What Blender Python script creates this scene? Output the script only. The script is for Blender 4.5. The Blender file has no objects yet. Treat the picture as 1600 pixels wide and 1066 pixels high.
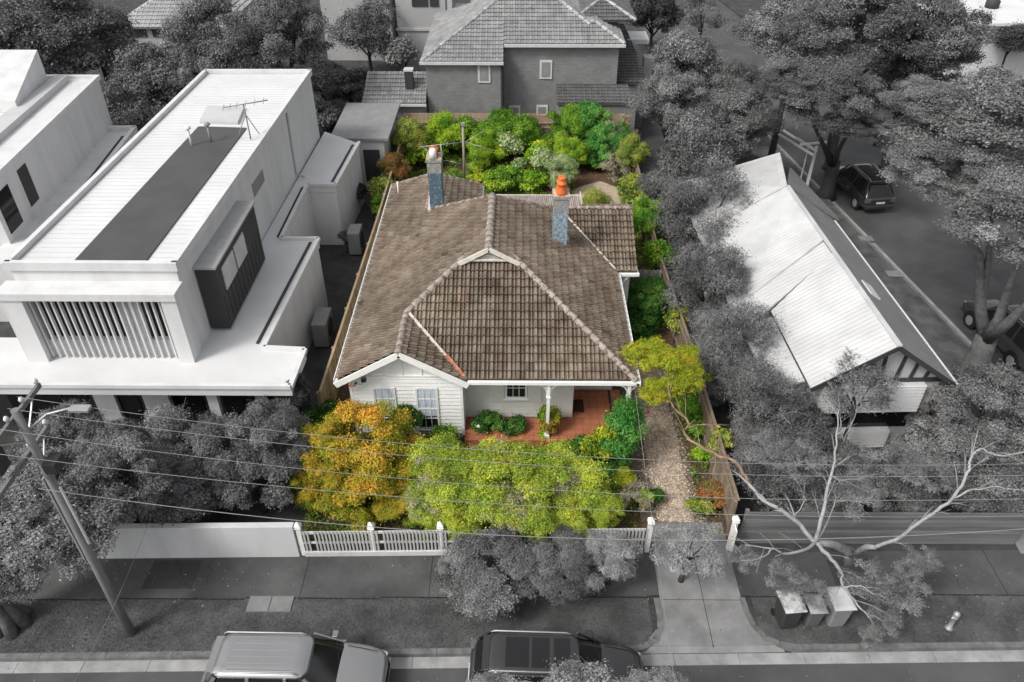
import bpy, bmesh, math, random
import numpy as np
from mathutils import Vector, Matrix
R = math.radians
random.seed(7)
scene = bpy.context.scene
COL = scene.collection

# ------------------------------------------------------------ camera, sky, sun, exposure
FPX, CH = 1217.0, 20.0                       # focal length in pixels of the 1600 px frame, drone height
PITCH = math.atan(926 / FPX); YAW = math.atan(13 / (FPX / math.cos(PITCH)))
cam = bpy.data.cameras.new('camera'); camo = bpy.data.objects.new('camera', cam); COL.objects.link(camo)
cam.sensor_width = 36; cam.lens = 36 * FPX / 1600; cam.clip_end = 2000; cam.clip_start = 0.1
camo.location = (0, 0, CH); camo.rotation_euler = (math.pi / 2 - PITCH, 0, YAW)
scene.camera = camo
SUN_EL, SUN_AZ = 48, 232                     # elevation, compass-style azimuth (clockwise from +y): sun high, left and behind the drone
w = bpy.data.worlds.new('World'); scene.world = w; w.use_nodes = True
nt = w.node_tree; sky = nt.nodes.new('ShaderNodeTexSky'); sky.sky_type = 'NISHITA'; sky.sun_disc = False
sky.sun_elevation = R(SUN_EL); sky.sun_rotation = R(SUN_AZ); sky.air_density = 1.0; sky.dust_density = 3.5; sky.ozone_density = 0.6
hs = nt.nodes.new('ShaderNodeHueSaturation'); hs.inputs['Saturation'].default_value = 0.18   # white overcast sky
nt.links.new(sky.outputs[0], hs.inputs['Color']); nt.links.new(hs.outputs[0], nt.nodes['Background'].inputs[0])
nt.nodes['Background'].inputs[1].default_value = 0.14
sun = bpy.data.lights.new('sun', 'SUN'); sun.energy = 1.5; sun.angle = R(14); sun.color = (1, 0.97, 0.92)
suno = bpy.data.objects.new('sun', sun); COL.objects.link(suno)
az = R(SUN_AZ); sd = Vector((math.sin(az) * math.cos(R(SUN_EL)), math.cos(az) * math.cos(R(SUN_EL)), math.sin(R(SUN_EL))))
suno.rotation_euler = (-sd).to_track_quat('-Z', 'Y').to_euler(); suno.location = (0, 0, 60)
scene.view_settings.view_transform = 'Standard'; scene.view_settings.look = 'None'
scene.view_settings.exposure = 0.56; scene.view_settings.gamma = 1
scene.cycles.use_denoising = True
scene.cycles.max_bounces = 6; scene.cycles.transparent_max_bounces = 4

# ------------------------------------------------------------ surveying: a photo pixel to the point at height z (or at depth y)
def ray(px, py):
    u = (px - 800) / FPX; v = (py - 533) / FPX
    y = math.cos(PITCH) - v * math.sin(PITCH); z = -math.sin(PITCH) - v * math.cos(PITCH)
    c, s = math.cos(YAW), math.sin(YAW)
    return Vector((u * c - y * s, u * s + y * c, z))
def G(px, py, z=0.0):
    r = ray(px, py); t = (z - CH) / r.z
    return Vector((r.x * t, r.y * t, z))
def YP(px, py, y):
    r = ray(px, py); t = y / r.y
    return Vector((r.x * t, y, CH + r.z * t))
def ppm(p):                                  # pixels per metre at a point
    d = p.y * math.cos(PITCH) + (CH - p.z) * math.sin(PITCH)
    return FPX / d

# ------------------------------------------------------------ materials
MATS = {}
def mat(name, col, rough=0.8, col2=None, scale=3.0, spec=0.3, metal=0.0, bump=0.0, bscale=40, trans=0.0, detail=6, mix=(0.35, 0.65), attr=False, stretch=None):
    if name in MATS: return MATS[name]
    m = bpy.data.materials.new(name); m.use_nodes = True; MATS[name] = m
    n = m.node_tree; b = n.nodes['Principled BSDF']
    b.inputs['Roughness'].default_value = rough; b.inputs['Metallic'].default_value = metal
    b.inputs['Specular IOR Level'].default_value = spec
    tc = n.nodes.new('ShaderNodeTexCoord'); src = tc.outputs['Object']
    if stretch:
        mp = n.nodes.new('ShaderNodeMapping'); mp.inputs['Scale'].default_value = stretch
        n.links.new(src, mp.inputs[0]); src = mp.outputs[0]
    c1 = (*col, 1)
    if col2 is None: col2 = tuple(min(1, c * 0.82) for c in col)
    no = n.nodes.new('ShaderNodeTexNoise'); no.inputs['Scale'].default_value = scale; no.inputs['Detail'].default_value = detail
    no.inputs['Roughness'].default_value = 0.62
    n.links.new(src, no.inputs['Vector'])
    mr = n.nodes.new('ShaderNodeMapRange'); mr.inputs[1].default_value = mix[0]; mr.inputs[2].default_value = mix[1]
    n.links.new(no.outputs[0], mr.inputs[0])
    mx = n.nodes.new('ShaderNodeMix'); mx.data_type = 'RGBA'
    mx.inputs[6].default_value = c1; mx.inputs[7].default_value = (*col2, 1)
    n.links.new(mr.outputs[0], mx.inputs[0]); out = mx.outputs[2]
    if attr:                                  # each tile / leaf / board slightly different
        at = n.nodes.new('ShaderNodeAttribute'); at.attribute_name = 'tint'
        m2 = n.nodes.new('ShaderNodeMapRange'); m2.inputs[3].default_value = 1 - attr; m2.inputs[4].default_value = 1 + attr
        n.links.new(at.outputs['Fac'], m2.inputs[0])
        hv = n.nodes.new('ShaderNodeHueSaturation'); n.links.new(m2.outputs[0], hv.inputs['Value']); n.links.new(out, hv.inputs['Color']); out = hv.outputs[0]
    n.links.new(out, b.inputs['Base Color'])
    if bump:
        nb = n.nodes.new('ShaderNodeTexNoise'); nb.inputs['Scale'].default_value = bscale; nb.inputs['Detail'].default_value = 4
        n.links.new(src, nb.inputs['Vector'])
        bp = n.nodes.new('ShaderNodeBump'); bp.inputs['Strength'].default_value = bump; bp.inputs['Distance'].default_value = 0.02
        n.links.new(nb.outputs[0], bp.inputs['Height']); n.links.new(bp.outputs[0], b.inputs['Normal'])
    return m
def leafmat(name, ca, cb, cc=None, trans=0.25):  # leaves: tint attribute runs ca -> cb (-> cc)
    if name in MATS: return MATS[name]
    m = bpy.data.materials.new(name); m.use_nodes = True; MATS[name] = m
    n = m.node_tree; b = n.nodes['Principled BSDF']; b.inputs['Roughness'].default_value = 0.55; b.inputs['Specular IOR Level'].default_value = 0.25
    at = n.nodes.new('ShaderNodeAttribute'); at.attribute_name = 'tint'
    r = n.nodes.new('ShaderNodeValToRGB'); e = r.color_ramp.elements
    e[0].color = (*ca, 1); e[0].position = 0.1; e[1].color = (*cb, 1); e[1].position = 0.6 if cc else 0.9
    if cc: k = e.new(0.95); k.color = (*cc, 1)
    n.links.new(at.outputs['Fac'], r.inputs[0])
    tc = n.nodes.new('ShaderNodeTexCoord'); no = n.nodes.new('ShaderNodeTexNoise'); no.inputs['Scale'].default_value = 2.2; no.inputs['Detail'].default_value = 3
    n.links.new(tc.outputs['Object'], no.inputs['Vector']); oi = n.nodes.new('ShaderNodeObjectInfo')
    no.noise_dimensions = '4D'; ml = n.nodes.new('ShaderNodeMath'); ml.operation = 'MULTIPLY'; ml.inputs[1].default_value = 20; n.links.new(oi.outputs['Random'], ml.inputs[0]); n.links.new(ml.outputs[0], no.inputs['W'])
    hv = n.nodes.new('ShaderNodeHueSaturation'); m1 = n.nodes.new('ShaderNodeMapRange'); m1.inputs[1].default_value = .3; m1.inputs[2].default_value = .7; m1.inputs[3].default_value = .465; m1.inputs[4].default_value = .53
    m2 = n.nodes.new('ShaderNodeMapRange'); m2.inputs[1].default_value = .3; m2.inputs[2].default_value = .7; m2.inputs[3].default_value = 1.3; m2.inputs[4].default_value = .75
    n.links.new(no.outputs[0], m1.inputs[0]); n.links.new(no.outputs[0], m2.inputs[0]); n.links.new(m1.outputs[0], hv.inputs['Hue']); n.links.new(m2.outputs[0], hv.inputs['Value'])
    n.links.new(r.outputs[0], hv.inputs['Color']); r = hv; n.links.new(r.outputs[0], b.inputs['Base Color'])
    tr = n.nodes.new('ShaderNodeBsdfTranslucent'); n.links.new(r.outputs[0], tr.inputs[0])
    ms = n.nodes.new('ShaderNodeMixShader'); ms.inputs[0].default_value = trans
    n.links.new(b.outputs[0], ms.inputs[1]); n.links.new(tr.outputs[0], ms.inputs[2])
    n.links.new(ms.outputs[0], n.nodes['Material Output'].inputs[0])
    return m
def g(v): return (v, v, v)
def brickmat(name, c1, c2, mortar, sc=1.0, rot=0):
    if name in MATS: return MATS[name]
    m = bpy.data.materials.new(name); m.use_nodes = True; MATS[name] = m
    n = m.node_tree; b = n.nodes['Principled BSDF']; b.inputs['Roughness'].default_value = 0.85
    tc = n.nodes.new('ShaderNodeTexCoord'); sp = n.nodes.new('ShaderNodeSeparateXYZ'); cb = n.nodes.new('ShaderNodeCombineXYZ'); ad = n.nodes.new('ShaderNodeMath')
    n.links.new(tc.outputs['Object'], sp.inputs[0]); n.links.new(sp.outputs[0], ad.inputs[0]); n.links.new(sp.outputs[1], ad.inputs[1])
    n.links.new(ad.outputs[0], cb.inputs[0]); n.links.new(sp.outputs[2], cb.inputs[1])
    br = n.nodes.new('ShaderNodeTexBrick'); br.inputs['Scale'].default_value = sc
    br.inputs['Brick Width'].default_value = 0.24; br.inputs['Row Height'].default_value = 0.086; br.inputs['Mortar Size'].default_value = 0.008
    br.inputs['Color1'].default_value = (*c1, 1); br.inputs['Color2'].default_value = (*c2, 1); br.inputs['Mortar'].default_value = (*mortar, 1)
    n.links.new(cb.outputs[0], br.inputs[0])
    no = n.nodes.new('ShaderNodeTexNoise'); no.inputs['Scale'].default_value = 1.3; n.links.new(tc.outputs['Object'], no.inputs[0])
    mr = n.nodes.new('ShaderNodeMapRange'); mr.inputs[3].default_value = 0.7; mr.inputs[4].default_value = 1.3; n.links.new(no.outputs[0], mr.inputs[0])
    hv = n.nodes.new('ShaderNodeHueSaturation'); n.links.new(mr.outputs[0], hv.inputs['Value']); n.links.new(br.outputs[0], hv.inputs['Color'])
    n.links.new(hv.outputs[0], b.inputs['Base Color'])
    return m
def glassmat(name, col=(0.02, 0.022, 0.025), rough=0.08):
    return mat(name, col, rough, spec=0.6, scale=1.0)

WHITE = mat('white_paint', (0.80, 0.80, 0.78), 0.5, (0.72, 0.72, 0.69), 2.0)
CREAM = mat('cream_weatherboard', (0.62, 0.61, 0.57), 0.55, (0.55, 0.54, 0.5), 1.6)
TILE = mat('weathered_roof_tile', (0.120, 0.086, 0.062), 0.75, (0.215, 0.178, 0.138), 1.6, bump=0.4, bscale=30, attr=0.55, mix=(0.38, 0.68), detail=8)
RIDGE = mat('ridge_mortar', (0.36, 0.31, 0.27), 0.85, (0.20, 0.16, 0.135), 5.0, bump=0.4, bscale=30, mix=(0.4, 0.7))
CORR = mat('weathered_corrugated_sheet', (0.40, 0.35, 0.32), 0.7, (0.22, 0.18, 0.16), 3.0, stretch=(4, 0.7, 1))
GLASS = glassmat('dark_window_glass')
CURT = mat('curtain_fabric', (0.62, 0.68, 0.74), 0.9, (0.40, 0.45, 0.52), 9.0, stretch=(3, 3, 0.3))
TERRA = mat('terracotta_paving', (0.42, 0.155, 0.08), 0.6, (0.33, 0.115, 0.06), 3.0)
MATTE = mat('doormat_coir', (0.055, 0.022, 0.016), 0.95)
BLUEPAINT = mat('flaking_blue_paint', (0.32, 0.39, 0.43), 0.8, (0.14, 0.20, 0.235), 9.0, bump=0.6, bscale=18, mix=(0.42, 0.58))
DARKBLUE = mat('dark_blue_flaking_paint', (0.075, 0.12, 0.155), 0.8, (0.25, 0.31, 0.35), 8.0, bump=0.6, bscale=18, mix=(0.5, 0.72))
RENDER_G = mat('rough_grey_render', (0.34, 0.33, 0.31), 0.9, (0.19, 0.19, 0.18), 12.0, bump=0.8, bscale=25)
POTC = mat('terracotta_pot', (0.72, 0.17, 0.04), 0.6, (0.6, 0.13, 0.03), 7)
TIMBER = mat('grey_paling_timber', (0.26, 0.20, 0.145), 0.85, (0.155, 0.12, 0.09), 2.5, attr=0.25, stretch=(6, 6, 0.6))
TIMBER_L = mat('tan_timber_rail', (0.44, 0.34, 0.22), 0.8, (0.30, 0.22, 0.14), 4.0)
LATT = mat('salmon_timber_lattice', (0.50, 0.29, 0.20), 0.8, (0.55, 0.43, 0.28), 0.8, mix=(0.45, 0.55), stretch=(1, 1, 0.1))
SOIL = mat('bark_mulch_soil', (0.065, 0.042, 0.03), 0.95, (0.14, 0.085, 0.055), 14.0, bump=1.0, bscale=60, detail=10)
LAWN = mat('lawn_green', (0.075, 0.16, 0.022), 0.95, (0.14, 0.19, 0.04), 2.0, bump=0.8, bscale=80)
SAND = mat('pale_compacted_path', (0.48, 0.40, 0.30), 0.95, (0.34, 0.27, 0.19), 2.5, bump=0.5, bscale=60, detail=10)
GRAV = mat('gravel_stone', (0.52, 0.43, 0.34), 0.9, (0.30, 0.235, 0.175), 4.0, attr=0.5)
GRAVB = mat('gravel_bed', (0.34, 0.28, 0.215), 0.95, (0.20, 0.155, 0.115), 30.0)
PAVER = mat('brown_concrete_strip', (0.15, 0.115, 0.085), 0.9, (0.085, 0.07, 0.05), 3.0, bump=0.4, bscale=50, detail=9)
BARK = mat('tan_bark', (0.30, 0.21, 0.14), 0.9, (0.16, 0.11, 0.075), 4.0, bump=0.8, bscale=20)
BARK_D = mat('dark_bark', (0.08, 0.06, 0.045), 0.9, bump=0.8, bscale=20)
METAL = mat('galvanised_metal', g(0.5), 0.4, g(0.4), metal=0.7)
# greys of the street and the neighbours
A_GROUND = mat('grey_earth', g(0.035), 0.95, g(0.065), 1.2, bump=0.6)
A_GRASS = mat('grey_verge_grass', g(0.055), 0.95, g(0.125), 1.1, bump=1.0, bscale=90, detail=12)
A_PATH = mat('asphalt_footpath', g(0.05), 0.9, g(0.095), 0.6, bump=0.3, bscale=90, detail=12)
A_ROAD = mat('asphalt_road', g(0.058), 0.85, g(0.092), 0.45, bump=0.4, bscale=120, detail=12)
A_CONC = mat('grey_concrete', g(0.24), 0.85, g(0.15), 1.1, bump=0.2, bscale=60, detail=12)
A_KERB = mat('bluestone_kerb', g(0.17), 0.85, g(0.10), 3.0, bump=0.3)
A_CHAN = mat('concrete_channel', g(0.33), 0.8, g(0.22), 2.0)
A_WHITE = mat('white_render', g(0.60), 0.6, g(0.49), 0.9, detail=10, stretch=(1.5, 1.5, .35), mix=(.45, .75))
A_ROOFW = mat('white_metal_roof', g(0.64), 0.45, g(0.57), 0.5, detail=8, stretch=(1, 1, 1))
A_MID = mat('pale_grey_render', g(0.48), 0.7, g(0.42), 0.6)
A_GREY = mat('mid_grey_paint', g(0.25), 0.6, g(0.20), 2)
A_DARK = mat('charcoal_cladding', g(0.045), 0.6, g(0.035), 1.0)
A_DROOF = mat('charcoal_roof_sheet', g(0.060), 0.6, g(0.075), 0.7)
A_BLACK = glassmat('near_black_glass', g(0.012), 0.1)
A_TILE = mat('grey_roof_tile', g(0.19), 0.75, g(0.28), 1.5, attr=0.25, bump=0.3)
A_TILE_D = mat('dark_grey_roof_tile', g(0.09), 0.75, g(0.13), 1.5, attr=0.25)
A_TILE_L = mat('pale_grey_roof_tile', g(0.30), 0.75, g(0.38), 1.5, attr=0.2)
A_BRICK = brickmat('grey_brick', g(0.15), g(0.19), g(0.22))
A_WOOD = mat('grey_fence_board', g(0.12), 0.85, g(0.17), 1.5, stretch=(0.4, 1, 5), attr=0.2)
A_BARK = mat('grey_bark', g(0.13), 0.9, g(0.07), 5, bump=0.8, bscale=15)
A_PALEB = mat('pale_gum_bark', g(0.32), 0.75, g(0.17), 3.0, mix=(0.45, 0.75))
A_DBARK = mat('dark_trunk_bark', g(0.05), 0.9, g(0.03), 5, bump=0.6)
A_POLE = mat('grey_pole_timber', g(0.20), 0.85, g(0.12), 3, stretch=(5, 5, 0.4))
A_GALV = mat('grey_galvanised', g(0.42), 0.45, metal=0.5)
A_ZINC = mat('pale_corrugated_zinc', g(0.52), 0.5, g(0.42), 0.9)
A_ZINC_SHADE = mat('shaded_corrugated_zinc', g(0.22), 0.5, g(0.17), 1)  # darker copy of the zinc, shade painted into the right-hand slopes
A_RUBBER = mat('black_rubber', g(0.015), 0.8)

# ------------------------------------------------------------ scene tree helpers
ROOT = {}
def tag(o, label=None, cat=None, group=None, kind=None):
    if label: o['label'] = label
    if cat: o['category'] = cat
    if group: o['group'] = group
    if kind: o['kind'] = kind
    return o
def thing(name, label, cat, loc=(0, 0, 0), rz=0.0, group=None):
    o = bpy.data.objects.new(name, None); COL.objects.link(o); o.empty_display_size = 0.3
    o.location = loc; o.rotation_euler = (0, 0, rz)
    ROOT[o.name] = Matrix.Translation(Vector(loc)) @ Matrix.Rotation(rz, 4, 'Z')
    return tag(o, label, cat, group)
class MB:
    def __init__(s): s.v = []; s.f = []; s.t = []; s.sm = []
    def add(s, vs, fs, tint=0.5, smooth=False):
        k = len(s.v); s.v += [tuple(v) for v in vs]
        for f in fs: s.f.append([k + i for i in f]); s.t.append(tint); s.sm.append(smooth)
        return s
    def box(s, x0, y0, z0, x1, y1, z1, tint=0.5):
        x0, x1 = min(x0, x1), max(x0, x1); y0, y1 = min(y0, y1), max(y0, y1); z0, z1 = min(z0, z1), max(z0, z1)
        return s.add([(x0, y0, z0), (x1, y0, z0), (x1, y1, z0), (x0, y1, z0), (x0, y0, z1), (x1, y0, z1), (x1, y1, z1), (x0, y1, z1)],
                     [(0, 3, 2, 1), (4, 5, 6, 7), (0, 1, 5, 4), (1, 2, 6, 5), (2, 3, 7, 6), (3, 0, 4, 7)], tint)
    def prism(s, poly, z0, z1, tint=0.5):      # poly: xy list ccw; z1 may be a function
        n = len(poly); fz = z1 if callable(z1) else (lambda x, y: z1)
        vs = [(p[0], p[1], z0) for p in poly] + [(p[0], p[1], fz(p[0], p[1])) for p in poly]
        fs = [tuple(range(n - 1, -1, -1)), tuple(range(n, 2 * n))] + [(i, (i + 1) % n, n + (i + 1) % n, n + i) for i in range(n)]
        return s.add(vs, fs, tint)
    def slab(s, pts, vec, tint=0.5):           # polygon extruded by vec
        n = len(pts); vec = Vector(vec); vs = [Vector(p) for p in pts] + [Vector(p) + vec for p in pts]
        fs = [tuple(range(n)), tuple(range(2 * n - 1, n - 1, -1))] + [(i, n + i, n + (i + 1) % n, (i + 1) % n) for i in range(n)]
        return s.add(vs, fs, tint)
    def beam(s, p, q, w, h, up=(0, 0, 1), tint=0.5):
        p, q = Vector(p), Vector(q); d = (q - p).normalized(); up = Vector(up)
        a = d.cross(up)
        if a.length < 1e-4: a = d.cross(Vector((0, 1, 0)))
        a.normalize(); b = a.cross(d).normalized()
        vs = [c + a * (i * w / 2) + b * (j * h / 2) for c in (p, q) for i, j in ((-1, -1), (1, -1), (1, 1), (-1, 1))]
        return s.add(vs, [(0, 1, 2, 3), (7, 6, 5, 4), (0, 4, 5, 1), (1, 5, 6, 2), (2, 6, 7, 3), (3, 7, 4, 0)], tint)
    def tube(s, pts, rad, n=8, tint=0.5, caps=True):
        pts = [Vector(p) for p in pts]
        if not hasattr(rad, '__len__'): rad = [rad] * len(pts)
        vs = []; prev = None
        for i, p in enumerate(pts):
            d = (pts[min(i + 1, len(pts) - 1)] - pts[max(i - 1, 0)])
            d = d.normalized() if d.length > 1e-6 else Vector((0, 0, 1))
            if prev is None: a = d.cross(Vector((0.3, 0.9, 0.1)) if abs(d.y) < 0.9 else Vector((1, 0, 0))).normalized()
            else: a = (prev - d * prev.dot(d)).normalized()
            prev = a; b = d.cross(a)
            for k in range(n):
                t = 2 * math.pi * k / n; vs.append(p + (a * math.cos(t) + b * math.sin(t)) * rad[i])
        fs = []
        for i in range(len(pts) - 1):
            for k in range(n):
                fs.append((i * n + k, i * n + (k + 1) % n, (i + 1) * n + (k + 1) % n, (i + 1) * n + k))
        s.add(vs, fs, tint, True)
        if caps:
            m = len(pts); k0 = len(s.v) - m * n
            s.f.append([k0 + i for i in range(n - 1, -1, -1)]); s.t.append(tint); s.sm.append(False)
            s.f.append([k0 + (m - 1) * n + i for i in range(n)]); s.t.append(tint); s.sm.append(False)
        return s
    def lathe(s, c, prof, n=16, tint=0.5):     # prof: (radius, z) bottom to top, about a vertical axis
        vs = [(c[0] + r * math.cos(2 * math.pi * k / n), c[1] + r * math.sin(2 * math.pi * k / n), c[2] + z) for r, z in prof for k in range(n)]
        fs = [(i * n + k, i * n + (k + 1) % n, (i + 1) * n + (k + 1) % n, (i + 1) * n + k) for i in range(len(prof) - 1) for k in range(n)]
        fs += [tuple(range(n - 1, -1, -1)), tuple((len(prof) - 1) * n + k for k in range(n))]
        return s.add(vs, fs, tint, True)
    def build(s, name, m, parent=None, local=False, bevel=0.0):
        me = bpy.data.meshes.new(name)
        vs = s.v; mw = None
        if parent is not None and not local:
            mw = ROOT[parent.name].inverted(); vs = [mw @ Vector(v) for v in s.v]
        me.from_pydata(vs, [], s.f); me.materials.append(m)
        me.attributes.new('tint', 'FLOAT', 'FACE').data.foreach_set('value', s.t)
        me.polygons.foreach_set('use_smooth', s.sm)
        me.update()
        o = bpy.data.objects.new(name, me); COL.objects.link(o)
        if parent is not None:
            o.parent = parent; ROOT[o.name] = ROOT[parent.name]
        else: ROOT[o.name] = Matrix.Identity(4)
        if bevel:
            b = o.modifiers.new('bevel', 'BEVEL'); b.width = bevel; b.segments = 2; b.limit_method = 'ANGLE'; b.angle_limit = R(40)
        return o
def struct(o): o['kind'] = 'structure'; return o
def boards(mb, p0, p1, z0, z1, nrm, pitch=0.17, t=0.036):
    """horizontal weatherboards on the wall from p0 to p1 (xy), outward normal nrm"""
    z = z0; n = Vector((nrm[0], nrm[1], 0))
    while z < z1 - 0.02:
        zt = min(z + pitch, z1); a = Vector((*p0, z)); b = Vector((*p1, z)); c = Vector((*p1, zt)); d = Vector((*p0, zt))
        mb.add([a, b, b + n * t, a + n * t, d + n * 0.004, c + n * 0.004], [(0, 1, 2, 3), (3, 2, 5, 4)], random.random()); z = zt
def wallbox(mb, poly, z0, z1): mb.prism(poly, z0, z1)

# tiled roof plane: real stepped courses with ribs, cut to the (convex) outline
def tiles(mb, poly, pitch_u=0.30, pitch_s=0.32, lip=0.075, rib=0.06, deck=0.10, seed=1, prof=None):
    P = [Vector(p) for p in poly]; n = Vector((0, 0, 0))
    for i in range(len(P)): n += P[i].cross(P[(i + 1) % len(P)])
    n.normalize()
    if n.z < 0: n = -n; P.reverse()
    u = Vector((0, 0, 1)).cross(n).normalized(); s = n.cross(u).normalized(); o = P[0]
    uv = [((p).dot(u), (p).dot(s)) for p in P]; w0 = n.dot(o)
    umin, umax = min(a for a, b in uv), max(a for a, b in uv); smin, smax = min(b for a, b in uv), max(b for a, b in uv)
    rnd = random.Random(seed)
    prof = prof or [(0, rib * 1.3), (0.28, rib * 1.3), (0.34, 0.0), (0.52, 0.0), (0.57, rib * .8), (0.72, rib * .8), (0.77, 0.0), (0.95, 0.0), (1.0, rib * 1.3)]
    bm = bmesh.new(); lay = bm.faces.layers.float.new('tint')
    def pt(a, b, h): return u * a + s * b + n * (w0 + h)
    k0 = math.floor(umin / pitch_u) - 1; k1 = math.ceil(umax / pitch_u) + 1
    sa = smin
    while sa < smax:
        sb = sa + pitch_s
        for k in range(k0, k1):
            ua = k * pitch_u; tv = rnd.gauss(0.5, 0.07) + (rnd.choice((-.3, .35)) if rnd.random() < .05 else 0) + .12 * math.sin(ua * .9 + 1.3 * math.sin(sa * 1.1) + seed); dj = rnd.uniform(-0.006, 0.006); lj = rnd.uniform(0, 0.008)
            row = []
            for (a, h) in prof:
                x = ua + a * pitch_u
                row.append((bm.verts.new(pt(x, sa - 0.01 + dj, -0.005)), bm.verts.new(pt(x, sa - 0.01 + dj, lip + h + lj)), bm.verts.new(pt(x, sb + 0.02, h * 0.9))))
            for i in range(len(row) - 1):
                ch_ = -.30 if prof[i][1] + prof[i + 1][1] < rib * .9 else .14   # shade painted into the channels, rib tops painted lighter
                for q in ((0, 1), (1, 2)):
                    f = bm.faces.new((row[i][q[0]], row[i + 1][q[0]], row[i + 1][q[1]], row[i][q[1]])); f[lay] = min(1, max(0, tv + ch_ - (.3 if q[0] == 0 else 0)))  # lip faces tinted darker too, as painted course shadows
        sa = sb
    N = len(P)
    for i in range(N):
        a, b = P[i], P[(i + 1) % N]; e = (b - a).normalized(); nn = e.cross(n).normalized()   # outward for ccw
        bmesh.ops.bisect_plane(bm, geom=bm.verts[:] + bm.edges[:] + bm.faces[:], plane_co=a, plane_no=nn, clear_outer=True, dist=1e-5)
    bm.verts.index_update()
    base = len(mb.v); mb.v += [tuple(v.co) for v in bm.verts]
    for f in bm.faces: mb.f.append([base + v.index for v in f.verts]); mb.t.append(f[lay]); mb.sm.append(False)
    bm.free()
    if deck: mb.slab([p - n * 0.008 for p in P], -n * deck)
def ridge(mb, p, q, r=0.12, seg=0.36, lift=0.02, seed=3):
    p, q = Vector(p), Vector(q); L = (q - p).length; n = max(1, int(L / seg)); d = (q - p) / n; rn = random.Random(seed)
    for i in range(n):
        a = p + d * i; b = a + d * 1.06; j = rn.uniform(-.008, .008)
        mb.tube([a + Vector((j, 0, lift)), a + d * 0.12 + Vector((j, 0, lift + .008)), b + Vector((j, 0, lift - 0.012))], [r * 1.06, r * 1.06, r * 0.93], 10, rn.random())

# ------------------------------------------------------------ foliage
def np_mesh(name, V, F, tint, m, parent=None):
    me = bpy.data.meshes.new(name); nv, nf = len(V), len(F)
    me.vertices.add(nv); me.vertices.foreach_set('co', V.astype(np.float32).ravel())
    me.loops.add(nf * 4); me.loops.foreach_set('vertex_index', F.astype(np.int32).ravel())
    me.polygons.add(nf); me.polygons.foreach_set('loop_start', np.arange(0, nf * 4, 4, dtype=np.int32)); me.polygons.foreach_set('loop_total', np.full(nf, 4, dtype=np.int32))
    me.update(calc_edges=True)
    me.attributes.new('tint', 'FLOAT', 'FACE').data.foreach_set('value', tint.astype(np.float32))
    me.materials.append(m); me.validate()
    o = bpy.data.objects.new(name, me); COL.objects.link(o)
    if parent is not None: o.parent = parent; ROOT[o.name] = ROOT[parent.name]
    return o
def leaves(C, N, size, aspect, rng, tint):
    """C centres (n,3), N normals (n,3): one bent rhombus leaf each"""
    n = len(C); N = N / (np.linalg.norm(N, axis=1, keepdims=True) + 1e-9)
    T = rng.normal(size=(n, 3)); T -= N * (T * N).sum(1, keepdims=True); T /= np.linalg.norm(T, axis=1, keepdims=True) + 1e-9
    B = np.cross(N, T); a = (size * rng.uniform(.5, 1.5, n))[:, None]; b = a * aspect
    V = np.empty((n, 4, 3)); V[:, 0] = C - T * a; V[:, 1] = C + B * b + N * b * .25; V[:, 2] = C + T * a - N * a * .25; V[:, 3] = C - B * b + N * b * .25
    return V.reshape(-1, 3), np.arange(n * 4).reshape(-1, 4), tint
def crown_pts(seed, n, K, rc, spread=0.72, flat=1.0, bottom=-0.35, jitter=0.18, hollow=0.0, fine=0):
    """unit crown: K clumps spread through a lumpy ellipsoid, n leaves on and in the clumps"""
    rng = np.random.default_rng(seed); cs = []
    while len(cs) < K:
        d = rng.normal(size=3); d /= np.linalg.norm(d)
        if d[2] < bottom: continue
        r = spread * rng.uniform(0.35, 1.0) ** 0.5 * (1 + rng.uniform(-.12, .12))
        cs.append(d * r * np.array([1, 1, flat]))
    cs = np.array(cs); rr = rc * rng.uniform(0.45, 1.4, K)
    w = rr ** 2; w /= w.sum(); ci = rng.choice(K, n, p=w)
    d = rng.normal(size=(n, 3)); d[:, 2] = np.where(d[:, 2] < -0.3, -d[:, 2] * .6, d[:, 2]); d /= np.linalg.norm(d, axis=1, keepdims=True)
    lump = 1 + 0.26 * np.sin(d[:, 0] * 5 + ci) * np.sin(d[:, 1] * 6 + ci * 1.7)
    rad = (1 - jitter * rng.random(n) ** 1.5 * 2) * lump
    rad = np.where(rng.random(n) < 0.15, rad * rng.uniform(1.0, 1.5, n), rad)
    P = cs[ci] + d * (rr[ci] * rad)[:, None] * np.array([1, 1, 0.85])
    if fine:                                   # twiglets: leaves string out along short sprays
        m = n // fine; idx = np.repeat(np.arange(m), fine)[:n]; idx = np.pad(idx, (0, n - len(idx)), mode='edge')
        step = np.tile(np.arange(fine), m + 1)[:n, None] / fine
        P = P[idx] + (d[idx] * 0.8 + rng.normal(size=(n, 3)) * .25) * step * rc * 0.55; d = d[idx]; ci = ci[idx]
    N = d * 0.8 + rng.normal(size=(n, 3)) * 0.55 + np.array([0, 0, .35])
    tc = rng.random(K)
    tint = np.clip(0.5 * tc[ci] + 0.5 * rng.random(n) + rng.normal(size=n) * .08, 0, 1)
    return rng, cs, P, N, tint
PROTO = {}
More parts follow.
